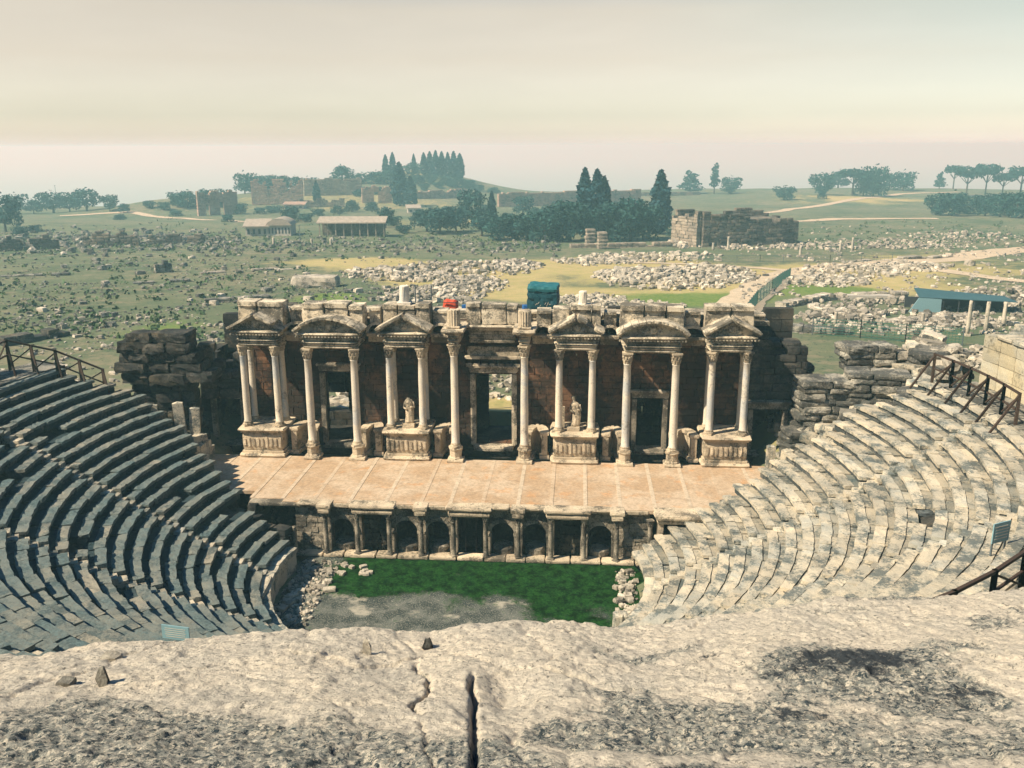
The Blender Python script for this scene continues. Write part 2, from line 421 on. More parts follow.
def zgrid(x, y):
    ix = np.clip(np.searchsorted(gx, x) - 1, 0, len(gx) - 2); iy = np.clip(np.searchsorted(gy_, y) - 1, 0, len(gy_) - 2)
    fx = (x - gx[ix]) / (gx[ix + 1] - gx[ix]); fy = (y - gy_[iy]) / (gy_[iy + 1] - gy_[iy])
    return (GZ[iy, ix] * (1 - fx) + GZ[iy, ix + 1] * fx) * (1 - fy) + (GZ[iy + 1, ix] * (1 - fx) + GZ[iy + 1, ix + 1] * fx) * fy
_TS = 66 * 1.012 ** np.arange(310)
def hit(px, py):
    d = ray(px, py); P = CAM[None] + d[None] * _TS[:, None]
    m = P[:, 2] <= zgrid(P[:, 0], P[:, 1])
    i = int(np.argmax(m)) if m.any() else len(_TS) - 1
    ts = np.linspace(_TS[max(i - 1, 0)], _TS[i], 24); P = CAM[None] + d[None] * ts[:, None]
    m = P[:, 2] <= zgrid(P[:, 0], P[:, 1]); i = int(np.argmax(m)) if m.any() else 23
    p = P[i].copy(); p[2] = float(zgrid(p[0], p[1])); return p
def dist(p): return float((np.asarray(p) - CAM) @ fw)
def gz(x, y): return float(zgrid(x, y))

# dirt paths: sheets draped on the ground
def drape(name, pts, widths, mat, label, lift=.06):
    P = [hit(*p) for p in pts]
    pp = np.array([[p[0], p[1]] for p in P]); L = np.concatenate([[0], np.cumsum(np.hypot(*np.diff(pp, axis=0).T))])
    s_ = np.arange(0, L[-1], 1.5)
    cx = np.interp(s_, L, pp[:, 0]); cy = np.interp(s_, L, pp[:, 1]); ww = np.interp(s_, L, widths)
    for _ in range(6):
        cx[1:-1] = (cx[:-2] + cx[1:-1] * 2 + cx[2:]) / 4; cy[1:-1] = (cy[:-2] + cy[1:-1] * 2 + cy[2:]) / 4
    dx = np.gradient(cx); dy = np.gradient(cy); n_ = np.hypot(dx, dy); nx_, ny_ = -dy / n_, dx / n_
    wl = ww * (1 + .18 * fbm(s_ / 5, s_ * 0, 0, 3, 5)); wr = ww * (1 + .18 * fbm(s_ / 5, s_ * 0 + 9, 0, 3, 6))
    u = np.linspace(-1, 1, 9)
    off = np.where(u[None] < 0, u[None] * wl[:, None], u[None] * wr[:, None]) / 2
    X = cx[:, None] + nx_[:, None] * off; Y = cy[:, None] + ny_[:, None] * off
    fi = lambda q, A: np.clip(np.searchsorted(A, q) - 1, 0, len(A) - 2)
    ix = fi(X, gx); iy = fi(Y, gy_)
    fx = (X - gx[ix]) / (gx[ix + 1] - gx[ix]); fy = (Y - gy_[iy]) / (gy_[iy + 1] - gy_[iy])
    Z = (GZ[iy, ix] * (1 - fx) * (1 - fy) + GZ[iy, ix + 1] * fx * (1 - fy) + GZ[iy + 1, ix] * (1 - fx) * fy + GZ[iy + 1, ix + 1] * fx * fy) + lift
    return tag(grid_mesh(name, X, Y, Z, mat), label, 'path', kind='structure')
t = NT('dirt_path')
c = t.mix(t.mrange(t.noise(.5, 6, .7), .35, .65), (.54, .43, .30), (.44, .35, .24))
t.fin(t.mul(c, t.mrange(t.noise(3, 5, .7), .3, .7, .8, 1.2, False)), t.bump(t.noise(4, 5), .08, .6))
MAT['path'] = t.m
drape('path', [(728, 318), (745, 300), (765, 285), (795, 272), (850, 266), (905, 262), (960, 258), (1045, 247)], [7.5, 7.5, 8.5, 9, 10, 11, 10, 10], MAT['path'], 'dirt path running from behind the stage building to the right')
drape('path', [(905, 264), (935, 270), (985, 277), (1050, 284)], [6, 5, 5, 5], MAT['path'], 'dirt path branching off to the lower right', .11)
drape('path', [(560, 262), (640, 263), (720, 266), (790, 271)], [2, 3, 4, 4], MAT['path'], 'narrow dirt track joining the path from the field', .1)
drape('path', [(60, 216), (130, 212), (190, 219), (245, 222)], [5, 5, 5, 5], MAT['path'], 'pale track crossing the far left field', .15)
drape('path', [(760, 214), (830, 204), (900, 194), (960, 192)], [6, 6, 6, 5], MAT['path'], 'faint track on the far right slope', .15)
drape('path', [(770, 222), (840, 219), (940, 219)], [5, 9, 6], MAT['path'], 'pale bare strip below the far right slope', .15)

# ---------------------------------------------------------------- haze
bm_ = MB(); bm_.box((0, 7400, -73), (28000, 16000, 207))
hz = bm_.build('haze', bpy.data.materials.new('haze_air'))
hm = hz.data.materials[0]; hm.use_nodes = True; hm.node_tree.nodes.clear()
ho = hm.node_tree.nodes.new('ShaderNodeOutputMaterial'); hv = hm.node_tree.nodes.new('ShaderNodeVolumePrincipled')
hv.inputs['Color'].default_value = (.45, .82, .90, 1); hv.inputs['Absorption Color'].default_value = (1, .45, .15, 1); hv.inputs['Density'].default_value = .00075; hv.inputs['Anisotropy'].default_value = 0.12
hm.node_tree.links.new(hv.outputs[0], ho.inputs['Volume'])
tag(hz, 'thin pale haze over the plain', 'haze', kind='stuff')

# ---------------------------------------------------------------- orchestra
rr = np.linspace(0, 11.6, 40); aa = np.linspace(0, 2 * np.pi, 100)
RA, AA = np.meshgrid(rr, aa)
OX = RA * np.cos(AA); OY = np.clip(-5 + RA * np.sin(AA) * 1.0, -20, .25)
gr = np.clip(sstep(-6.5, -3.2, OY) * sstep(-9.6, -7.5, OX) + .9 * sstep(3.0, 6.5, OX) + .75 * fbm(OX / 2.6, OY / 2.6, 0, 4, 15) - .75 * np.exp(-((OX - 7.6) / 1.6) ** 2 - ((OY + 1) / 1.2) ** 2) * 0, 0, 1)
t = NT('orchestra_floor'); t.b.inputs['Specular IOR Level'].default_value = .05
g = t.attr('green'); n1 = t.noise(.9, 6, .65, .4); n2 = t.noise(7, 6, .75)
mud = t.mix(t.mrange(n1, .4, .62), (.04, .05, .046), (.13, .135, .118))
mud = t.mix(t.mrange(t.noise(11, 7, .8), .52, .60), mud, (.25, .24, .20))
mud = t.mix(t.mrange(t.noise(.45, 4), .56, .66), mud, (.34, .31, .25))
gg = t.mix(t.mrange(n2, .35, .65), (.004, .026, .006), (.020, .070, .012))
q = t.math('ADD', g, t.math('MULTIPLY', t.math('SUBTRACT', n1, .5), 1.9))
q = t.math('ADD', q, t.math('MULTIPLY', t.math('SUBTRACT', n2, .5), .9))
t.fin(t.mix(t.mrange(q, .22, .72), mud, t.mul(gg, t.mrange(t.noise(1.5, 8, .75), .36, .64, .25, 1.3))), t.bump(n2, .05, .8))
tag(grid_mesh('orchestra_floor', OX, OY, .0 + .05 * fbm(OX, OY, 0, 3, 4), t.m, {'green': gr}), 'muddy orchestra floor grown over with green moss', 'floor', kind='structure')

# ---------------------------------------------------------------- seating
NROW = 22; TR = (31.0 - 11.4) / NROW; RISE = 9.3 / NROW
cav = thing('seating_tiers', 'tiers of stone seats curving in a horseshoe around the mossy orchestra', 'theatre seating', (0, -5, 0))
AIS = lambda r: [-39.5 + (r - 12) * .86, -6.4 + (r - 12) * .38, -66, -90, -114, -140.5 - (r - 12) * .95, -173.3 - (r - 12) * .2]
def ends(r):
    e1 = 17.5 + random.uniform(-1.2, 1.2) - 3.5 * sstep(26, 31, r); e0 = -180 - float(np.interp(r, [11.4, 13, 16, 21, 26, 29, 32], [12.5, 13.5, 17, 21.5, 20.5, 16, 11])) + random.uniform(-1, 1)
    return float(e0), float(e1)
cav_l = np.array([0, -5, 0])
stairs = [MB() for _ in range(7)]
for i in range(NROW):
    r0 = 11.4 + TR * i; r1 = r0 + TR; zt_ = 1.7 + RISE * (i + 1)
    mb = MB(); rs = MB(); e0, e1 = ends(r0)
    cuts = sorted([a for a in AIS(r0)]); gap = math.degrees(.36 / r0)
    segs = []; a = e0
    for c_ in cuts: segs.append((a, c_ - gap)); a = c_ + gap
    segs.append((a, e1))
    for s0, s1 in segs:
        a = s0
        while a < s1 - .3:
            Lb = random.uniform(1.1, 2.5); da = math.degrees(Lb / r0)
            if a + da > s1 - math.degrees(.5 / r0): da = s1 - a
            am = R(a + da / 2); Lr = R(da) * (r0 + .2)
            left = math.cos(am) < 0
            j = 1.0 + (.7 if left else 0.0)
            if not (random.random() < .012 * j):
                dr = random.gauss(0, .022 * j); dz = random.gauss(0, .016 * j)
                depth = TR + .16
                rc = r0 + depth / 2 + dr
                rot = rz(am - math.pi / 2 + random.gauss(0, .006 * j)) @ rx(random.gauss(0, .010 * j)) @ ry(random.gauss(0, .008 * j))
                tn = random.gauss(0, .24) - (1.7 if left else -.1)  # left side toned down, its shade put into the stone colour
                sd_ = .56; rc = r0 + sd_ / 2 + dr
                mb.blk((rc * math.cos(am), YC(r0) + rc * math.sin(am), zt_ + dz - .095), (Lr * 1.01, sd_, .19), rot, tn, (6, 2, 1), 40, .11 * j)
                rc = r0 + sd_ + (TR + .2 - sd_) / 2 + dr
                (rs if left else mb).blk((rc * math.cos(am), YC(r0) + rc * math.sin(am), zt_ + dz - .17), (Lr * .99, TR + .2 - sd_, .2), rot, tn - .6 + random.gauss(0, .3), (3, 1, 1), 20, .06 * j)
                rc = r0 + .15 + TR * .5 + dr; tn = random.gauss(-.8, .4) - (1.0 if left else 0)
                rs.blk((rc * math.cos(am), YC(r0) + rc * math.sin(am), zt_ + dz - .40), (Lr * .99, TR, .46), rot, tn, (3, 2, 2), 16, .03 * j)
            a += da
    for stair, c_ in zip(stairs, cuts):               # two half steps per row in every stairway
        for q in (0, 1):
            am = R(c_); rq = r0 + TR * (.25 + .5 * q)
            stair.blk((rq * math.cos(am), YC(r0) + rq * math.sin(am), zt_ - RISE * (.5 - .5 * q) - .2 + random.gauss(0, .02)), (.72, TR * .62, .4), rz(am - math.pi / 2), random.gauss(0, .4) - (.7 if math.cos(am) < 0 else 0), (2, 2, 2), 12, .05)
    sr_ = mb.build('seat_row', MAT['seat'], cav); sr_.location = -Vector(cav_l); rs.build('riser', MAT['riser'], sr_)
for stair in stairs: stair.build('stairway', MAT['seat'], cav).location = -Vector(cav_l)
# solid bed below the rows, podium wall with coping round the orchestra
def ring(mb, r0, r1, z0, z1, a0, a1, n=90, yc0=None, yc1=None, tone=0.0):
    A = np.radians(np.linspace(a0, a1, n))
    y0 = YC(r0) if yc0 is None else yc0; y1 = YC(r1) if yc1 is None else yc1
    V = []
    for a in A:
        c_, s_ = math.cos(a), math.sin(a)
        V += [[r0 * c_, y0 + r0 * s_, z0[0]], [r0 * c_, y0 + r0 * s_, z1[0]], [r1 * c_, y1 + r1 * s_, z1[1]], [r1 * c_, y1 + r1 * s_, z0[1]]]
    Fc = []
    for i in range(n - 1):
        for k in range(4):
            Fc.append([i * 4 + k, (i + 1) * 4 + k, (i + 1) * 4 + (k + 1) % 4, i * 4 + (k + 1) % 4])
    Fc.append([3, 2, 1, 0]); Fc.append([(n - 1) * 4 + k for k in range(4)])
    return mb.add(V, Fc, tone)
mb = MB(); ring(mb, 11.75, 31.6, (-.6, 8), (1.75, 10.6), -192, 15); mb.build('bed', MAT['dark'], cav).location = -Vector(cav_l)
mb = MB()
a = -193.0
while a < 14:
    da = random.uniform(5, 8.5); am = R(a + da / 2); left = math.cos(am) < 0
    if a < -178 or not (-5 < a < 20):
        mb.blk((11.2 * math.cos(am), -5 + 11.2 * math.sin(am), .62), (R(da) * 11.3, .5, 1.5), rz(am - math.pi / 2), random.gauss(0, .4), (3, 2, 3), 14, .03)
    mb.blk((11.3 * math.cos(am), -5 + 11.3 * math.sin(am), 1.55 + random.gauss(0, .03)), (R(da) * 11.5, .9, .38), rz(am - math.pi / 2 + random.gauss(0, .02)), random.gauss(.2, .4), (3, 2, 2), 12, .06)
    a += da
mb.build('podium_wall', MAT['seat'], cav).location = -Vector(cav_l)
# walkway, ochre wall behind it and the ruined upper tiers
mb = MB(); ring(mb, 30.9, 33.7, (9, 9), (11.02, 11.05), -196, 13, yc0=-2.05, yc1=-2); mb.build('walkway', MAT['block'], cav).location = -Vector(cav_l)
uw = thing('terrace_wall', 'ochre stained stone wall behind the railed walkway at far right', 'wall', (0, -2, 0))
mb = MB(); a = -190.0
while a < 10.0:
    da = random.uniform(2.2, 3.6); am = R(a + da / 2)
    for q in range(4 if a > -22 else 2):
        mb.blk((33.75 * math.cos(am), -2 + 33.75 * math.sin(am), 11.05 + .83 * q + .415), (R(da) * 33.9, .8, .83), rz(am - math.pi / 2), random.gauss(0, .5), (3, 1, 2), 20, .012)
    a += da
mb.build('wall_courses', MAT['yellow'], uw).location = (0, 2, 0)
mb = MB(); a = -190.0
while a < 9.6:
    da = random.uniform(2.2, 3.6); am = R(a + da / 2)
    mb.blk((33.75 * math.cos(am), -2 + 33.75 * math.sin(am), 14.5 if a > -22 else 12.83), (R(da) * 33.9, 1.1, .28), rz(am - math.pi / 2), random.gauss(0, .5), (3, 2, 2), 14, .04)
    a += da
mb.build('coping', MAT['seat'], uw).location = (0, 2, 0)
ut = thing('upper_tiers', 'ruined upper rows of seats above the ochre wall', 'theatre seating', (0, -2, 0))
for i in range(17):
    r0 = 34.3 + .78 * i; mb = MB(); z1_ = 14.7 + .42 * i
    e1 = 9.6 - max(0, i - 3) * 2.4; e0 = -170 - random.uniform(0, 5)
    if i < 6: rngs = [(e0, e1)]
    else: rngs = [(-160 + i, -118), (-62, e1 - 4)]
    for a0_, a1_ in rngs:
        a = a0_; mb = MB()
        while a < a1_:
            da = math.degrees(random.uniform(1.0, 2.2) / r0); am = R(a + da / 2)
            if random.random() > .06:
                rot = rz(am - math.pi / 2 + random.gauss(0, .03)) @ rx(random.gauss(0, .04)) @ ry(random.gauss(0, .02))
                mb.blk(((r0 + .45) * math.cos(am), -2 + (r0 + .45) * math.sin(am), z1_ - .3 + random.gauss(0, .05) - (0 if a > -22 else 1.9)), (R(da) * r0 * .97, 1.0, .62), rot, random.gauss(-.2, .5), (3, 2, 2), 14, .05)
            a += da
        if mb.n: mb.build('seat_row', MAT['seat'], ut).location = (0, 2, 0)
mb = MB(); ring(mb, 34.2, 40, (9, 11), (13.9, 16.3), -22, 3, n=12, yc0=-2, yc1=-2); mb.build('bed', MAT['dark'], ut).location = (0, 2, 0)
mb = MB(); ring(mb, 34.2, 48, (9, 18), (12.0, 19.2), -176, 2, yc0=-2, yc1=-2); mb.build('bed', MAT['dark'], ut).location = (0, 2, 0)

# ---------------------------------------------------------------- masonry helpers
def courses(mb, p0, p1, z0, top, ch=.5, bl=1.1, th=.9, op=(), rough=.04, n=(2, 2, 2), pw=16, tone=.0, wob=.03, tv=.5):
    """coursed block wall from p0 to p1; top(s) gives the ragged top; op = openings (s0, s1, z0, z1)"""
    p0 = np.array(p0, float); p1 = np.array(p1, float); d = p1 - p0; L = float(np.hypot(*d)); d = d / L
    ang = math.atan2(d[1], d[0]); z = z0
    while True:
        h = ch * random.uniform(.8, 1.2)
        ivs = [(0.0, L)]
        for o in op:
            if z + h * .6 > o[2] and z + h * .4 < o[3]:
                nv = []
                for a, b in ivs:
                    if o[0] > a: nv.append((a, min(b, o[0])))
                    if o[1] < b: nv.append((max(a, o[1]), b))
                ivs = [q for q in nv if q[1] - q[0] > .08]
        got = False
        for a, b in ivs:
            s = a + 0.0
            while s < b - .02:
                l = bl * random.uniform(.6, 1.5)
                if s + l > b - .35: l = b - s
                if z + h * .5 < top(s + l / 2) + random.uniform(-.1, .1):
                    got = True
                    c = p0 + d * (s + l / 2)
                    off = random.gauss(0, wob)
                    mb.blk((c[0] - d[1] * off, c[1] + d[0] * off, z + h / 2), (l * .995, th, h * .99), rz(ang), tone + random.gauss(0, tv), n, pw, rough)
                s += l
        z += h
        if not got or z > 60: break
    return mb

_colc = {}
def column(parent, x, y, z0, z1, r, mats=('shaft', 'frons', 'frons'), lean=0.0, cap=True, seg=14, name='column', rough=.006):
    H = z1 - z0; hb = min(.16 * 2, H * .06) * (r / .24); hc = .68 * (r / .24) if cap else 0
    key = (round(H, 2), r, mats, cap)
    if key not in _colc or True:
        zs = np.linspace(hb, H - hc, 7); prof = []
        for k, zz in enumerate(zs):
            f_ = (zz - zs[0]) / (zs[-1] - zs[0]); prof.append((r * (1.0 - .14 * f_ + .02 * math.sin(f_ * 3.1)), zz))
        prof = [(r * 1.08, hb - .001), (r * 1.08, hb + .03), (r, hb + .07)] + prof[1:-1] + [(r * .86, H - hc - .08), (r * .95, H - hc - .05), (r * .95, H - hc)]
        m1 = MB().lathe(prof, (0, 0, 0), seg, rough)
        m2 = MB(); m2.blk((0, 0, hb * .2), (r * 2.7, r * 2.7, hb * .42), None, 0, (2, 2, 1), 20, .03)
        m2.lathe([(r * 1.32, hb * .4), (r * 1.36, hb * .5), (r * 1.3, hb * .62), (r * 1.12, hb * .68), (r * 1.2, hb * .82), (r * 1.2, hb * .92), (r * 1.1, hb)], (0, 0, 0), seg, rough)
        m3 = None
        if cap:
            m3 = MB(); q = H - hc
            m3.lathe([(r * .88, q), (r * .9, q + hc * .3), (r * 1.0, q + hc * .6), (r * 1.3, q + hc * .84), (r * 1.32, q + hc * .86)], (0, 0, 0), seg, rough)
            m3.blk((0, 0, H - hc * .07), (r * 2.75, r * 2.75, hc * .15), None, 0, (2, 2, 1), 14, .04)
            for lv, (zr, hh, out) in enumerate(((.22, .36, 1.02), (.5, .38, 1.12))):
                for k in range(8):
                    a = k * math.pi / 4 + lv * math.pi / 8
                    m3.blk((r * out * math.cos(a), r * out * math.sin(a), q + hc * zr), (r * .22, r * .5, hc * hh), rz(a) @ ry(.28), random.gauss(0, .5), (2, 2, 2), 6, .1)
            for k in range(4):
                a = math.pi / 4 + k * math.pi / 2
                m3.blk((r * 1.35 * math.cos(a), r * 1.35 * math.sin(a), q + hc * .76), (r * .4, r * .4, hc * .24), rz(a), 0, (2, 2, 2), 4, .06)
    o = m1.build(name, MAT[mats[0]], parent, True); o.location = (x, y, z0)
    o.rotation_euler = (0, lean, random.uniform(0, 6))
    b = m2.build('column_base', MAT[mats[1]], o)
    if m3: m3.build('capital', MAT[mats[2]], o)
    return o

# ---------------------------------------------------------------- stage front (low colonnade facing the orchestra)
sf = thing('proscenium_wall', 'low arcaded wall with twelve small columns along the stage edge', 'wall')
SP = 2.10
mb = MB(); x = -11.9
while x < 12.2:
    l = random.uniform(1.2, 2.4); mb.blk((x + l / 2, .0, .15), (l * .99, .85, .20), None, random.gauss(.3, .3), (3, 2, 2), 14, .05); x += l
mb.build('plinth', MAT['frons'], sf)
ARCH = {1, 3, 4, 6, 7, 9}
for i in range(12):
    x = (i - 5.5) * SP
    zt0 = 3.12 if i else 2.0
    column(sf, x, -.12, .27, zt0, .165, ('pulp', 'pulp', 'pulp'), 0, bool(i))
bk = MB()
def bay_wall(mb, x0, x1, kind):
    w_ = x1 - x0; cx = (x0 + x1) / 2; y0 = .28
    if kind == 'arch':
        hw = w_ * .36; zs = 1.75; n_ = 12
        arc = [(cx - hw * math.cos(math.pi * k / n_), zs + hw * math.sin(math.pi * k / n_)) for k in range(n_ + 1)]
        mb.prism_y([(x0, .2), (cx - hw, .2)] + arc[:n_ // 2 + 1] + [(cx, 3.55), (x0, 3.55)], y0, .95, random.gauss(0, .3))
        mb.prism_y([(cx, 3.55)] + arc[n_ // 2:] + [(cx + hw, .2), (x1, .2), (x1, 3.55)], y0, .95, random.gauss(0, .3))
        for k in range(n_):                                  # voussoirs, slightly proud
            a = math.pi * (k + .5) / n_
            mb.blk((cx - (hw + .13) * math.cos(a), y0 - .02, zs + (hw + .13) * math.sin(a)), (.28, .14, math.pi * hw / n_ * 1.2), ry(-(math.pi / 2 - a) + math.pi / 2), random.gauss(.4, .4), (1, 1, 1), 20, .03)
        for s_ in (-1, 1):
            mb.blk((cx + s_ * (hw + .12), y0 - .03, 1.68), (.34, .2, .16), None, .4, (2, 1, 1), 12, .04)
            mb.blk((cx + s_ * (hw + .1), y0 - .02, .95), (.2, .12, 1.4), None, .0, (1, 1, 2), 16, .03)
        mb.lathe([(hw * .9, .25), (hw * .92, .6), (hw * .8, .7)], (cx, .95, 0), 12, .02, .2)
    else:
        hw = w_ * .40
        mb.b2(x0, cx - hw, y0, .95, .2, 3.55, 0, 0, .02); mb.b2(cx + hw, x1, y0, .95, .2, 3.55, 0, 0, .02)
        mb.b2(cx - hw, cx + hw, y0 - .02, .95, 2.75, 3.55, .2, 0, .02)
for i in range(11):
    x0 = (i - 5.5) * SP; x1 = x0 + SP
    if i in (0, 10): courses(bk, (x0, .55), (x1, .55), .2, lambda s: 3.5, .32, .6, .5, rough=.06)
    else: bay_wall(bk, x0, x1, 'arch' if i in ARCH else 'rect')
bk.build('arcade', MAT['pulp'], sf)
mb = MB(); mb.b2(-13.4, 13.4, 1.75, 2.0, .0, 3.4)
for i in (2, 8): courses(mb, ((i - 5.5) * SP + .1, 1.1), ((i - 4.5) * SP - .1, 1.1), .1, lambda s: 2.7, .3, .5, .3, rough=.05)
for i in (5,):
    for q in (-.35, .35): mb.b2(q - .04, q + .04, .62, .7, .2, 2.8)
mb.build('inner_wall', MAT['dark'], sf)
# broken entablature: projecting over the rectangular bays, set back over the arches
mb = MB()
for i in range(11):
    x0 = (i - 5.5) * SP; x1 = x0 + SP
    if i in (2, 5, 8):
        mb.b2(x0 - .35, x1 + .35, -.42, .5, 3.13, 3.36, .2, .01, .03, (5, 2, 2)); mb.b2(x0 - .3, x1 + .3, -.34, .5, 3.36, 3.50, -.2, .01, .03, (5, 2, 1))
        mb.b2(x0 - .5, x1 + .5, -.5, .6, 3.50, 3.70, .5, .01, .06, (6, 3, 2))
    else:
        mb.b2(x0 + .1, x1 - .1, -.05, .5, 3.40, 3.62, -.2, .01, .05, (4, 2, 2))
        if random.random() < .7: mb.b2(x0 + random.uniform(0, .5), x1 - random.uniform(.1, .6), -.2, .6, 3.56, 3.69, .2, .01, .10, (4, 2, 2))
for i in (1, 4, 7, 10):
    x = (i - 5.5) * SP
    mb.b2(x - .38, x + .38, -.5, .5, 3.13, 3.45, .2, .01, .06); mb.b2(x - .48, x + .48, -.52, .55, 3.45, 3.70, .5, .01, .09, (3, 3, 2))
mb.build('entablature', MAT['frons'], sf)
# doorways to the passages at each end of the stage front
pd = thing('passage_door', 'dark doorway under a stone lintel at the right end of the stage front', 'doorway')
mb = MB(); mb.b2(12.0, 12.35, -.6, .5, 1.3, 3.1, .2, .01, .03); mb.build('jamb', MAT['frons'], pd)
mb = MB(); mb.b2(14.9, 15.25, -.6, .5, 1.9, 3.1, -.2, .01, .03); mb.build('jamb', MAT['frons'], pd)
mb = MB(); mb.b2(11.85, 15.3, -.75, .6, 3.1, 3.42, .4, .01, .04, (5, 2, 2)); mb.b2(11.7, 15.5, -.95, .6, 3.42, 3.72, .6, .01, .05, (5, 2, 2)); mb.build('lintel', MAT['frons'], pd)
mb = MB(); mb.b2(12.35, 14.9, 2.4, 2.7, 0, 3.1); mb.build('inner_wall', MAT['dark'], pd)
pd = thing('passage_door', 'tall dark passage opening at the left end of the stage front', 'doorway')
mb = MB(); courses(mb, (-14.2, -.4), (-13.5, 3.2), .3, lambda s: 3.4, .4, .8, .6, rough=.06); mb.build('jamb', MAT['dark'], pd)
mb = MB(); mb.b2(-14.6, -11.3, -.1, .7, 3.42, 3.62, 0, .01, .06, (4, 2, 2)); mb.build('lintel', MAT['pulp'], pd)
mb = MB(); mb.b2(-15.2, -11.4, 3.9, 4.2, 0, 3.4); mb.build('inner_wall', MAT['dark'], pd)

# stage floor: boards with pale strips running front to back
t = NT('stage_floor')
n1 = t.noise(.35, 5, .6, .3); n2 = t.noise(5, 6, .7)
c = t.mix(t.mrange(n1, .38, .62), (.41, .285, .18), (.50, .385, .275))
c = t.mix(t.math('MULTIPLY', t.mrange(t.noise(.9, 5), .55, .7), .5), c, (.52, .25, .09))
st = t.attr('tone'); c = t.mix(t.mrange(st, .4, .6), c, (.52, .42, .31))
t.fin(t.mul(t.mix(t.math('MULTIPLY', t.mrange(t.noise(1.6, 7, .7), .5, .66), .5), c, (.27, .20, .135)), t.mrange(n2, .3, .7, .75, 1.2, False)), t.bump(n2, .03, .7)); MAT['stagefloor'] = t.m
mb = MB(); x = -20.6; k = 0
while x < 20.9:
    w_ = 1.95 + random.uniform(-.3, .3)
    yf = lambda xx: (.12 if abs(xx) < 12.2 else (.6 if xx < 0 else .1)) if xx > -15.2 else 1.8
    mb.b2(x, x + w_, yf(x + w_ / 2), 8.9, 3.42, 3.655 + random.uniform(-.01, .01), 0)
    mb.b2(x + w_, x + w_ + .26, yf(x + w_), 8.9, 3.42, 3.675, random.uniform(.46, .6)); x += w_ + .26
fl = mb.build('stage_floor', MAT['stagefloor']); tag(fl, 'wide stage floor of orange-tan panels with paler joints', 'floor', kind='structure')
mb = MB(); mb.b2(-16, 16, 4.5, 8.6, -.3, 3.4); mb.b2(-21, 21.2, 4.5, 8.8, -.3, 3.41)
tag(mb.build('stage_base', MAT['dark']), 'dark masonry supporting the stage floor', 'foundation', kind='structure')

# ---------------------------------------------------------------- stage building
sb = thing('stage_building', 'ruined two storey stage building with columns, pediments and doorways', 'building', (.5, 11, 3.66))
OFF = Vector((.5, 11, 3.66))
class _P: pass
def part(mb, name, mat, parent=None, smooth=False):
    o = mb.build(name, MAT[mat], parent or sb, smooth)
    if parent is None: o.location = Vector((0, -11, -3.66))
    return o
ZS = 3.66
# back wall with five doors (coordinates relative to the axis)
DO = [(-21.6, -19.6, 3.7, 7.3), (-12.9, -10.6, 3.9, 9.6), (-1.35, 1.4, 4.0, 9.65), (10.75, 12.7, 3.9, 7.9), (19.3, 21.5, 3.7, 7.2)]
XL = -22.6
mb = MB(); XW = -19.3
courses(mb, (XL, 12.15), (XW, 12.15), ZS, lambda s: 10 + 1.2 * math.sin(s * 3), .6, 1.2, .9, [(DO[0][0] - XL, DO[0][1] - XL, 3.7, 7.3)], .05, (2, 1, 2), 14)
courses(mb, (18.9, 12.15), (23.0, 12.15), ZS, lambda s: 12.6 - .35 * s + .5 * math.sin(s * 2.3), .6, 1.2, .9, [(DO[4][0] - 18.9, DO[4][1] - 18.9, 3.7, 7.2)], .05, (2, 1, 2), 14)
part(mb, 'end_wall', 'dark')
mb = MB()
courses(mb, (XW, 12.1), (18.9, 12.1), ZS, lambda s: 13.5, .5, 1.1, .9, [(a - XW, b - XW, c, d) for a, b, c, d in DO[1:4]], .02, (2, 1, 2), 24, 0, .015, .55)
part(mb, 'back_wall', 'brick')
mb = MB()
_a, _b = at_y(329, 411, 17.2), at_y(349, 392, 17.2)
RO_ = [(_a[0] - .5, _b[0] - .5, _a[2], _b[2]), (-.9, 1.6, 3.4, 8.8)]
courses(mb, (XL, 17.2), (23.0, 17.2), 2.5, lambda s: 13.3, .8, 1.6, .8, [(a - XL, b - XL, c, d) for a, b, c, d in RO_], .02, (2, 1, 2), 24)
for x in (XL, 22.8): courses(mb, (x, 12.2), (x, 17.2), 2.5, lambda s: 10 + math.sin(s * 4), .6, 1.2, .8)
part(mb, 'rear_wall', 'dark')
mb = MB(); mb.b2(-19.4, 20.2, 12.2, 17.5, 13.3, 13.6); part(mb, 'roof_slab', 'entab')
mb = MB(); mb.b2(XL, 23, 11.2, 17.6, 3.0, 3.60); part(mb, 'room_floor', 'dark')
for i, (a, b, c, d) in enumerate(DO):
    mb = MB(); yf = 11.45; jw = .38 if i == 2 else .34
    if i == 2: d2 = 9.65
    else: d2 = d
    mb.b2(a - jw, a + .02, yf, 11.9, c - .2, d2, .2, .01, .02, (2, 2, 5)); mb.b2(b - .02, b + jw, yf, 11.9, c - .2, d2, .2, .01, .02, (2, 2, 5))
    mb.b2(a - jw - .12, b + jw + .12, yf - .06, 11.9, d2, d2 + .42, .4, .01, .03, (6, 2, 2)); mb.b2(a - jw - .25, b + jw + .25, yf - .25, 11.9, d2 + .42, d2 + .62, .5, .01, .05, (6, 2, 2))
    mb.b2(a - .2, b + .2, 10.9, 12.4, ZS - .02, c + .02, .3, .01, .03, (4, 2, 2))
    part(mb, 'door_frame', 'pulp' if i != 2 else 'entab')
    if i == 2:
        mb = MB()
        mb.b2(-2.15, 2.2, 11.1, 11.6, 10.75, 11.0, .2, .01, .05, (6, 2, 2)); mb.b2(-2.0, 2.1, 11.3, 11.62, 11.0, 11.7, -.6, .01, .03, (6, 1, 2))
        for q in range(7): mb.blk((-1.8 + q * .6, 11.36, 10.25), (.5, .2, .3), None, random.gauss(0, .6), (2, 2, 2), 6, .12)
        part(mb, 'lintel_frieze', 'entab')
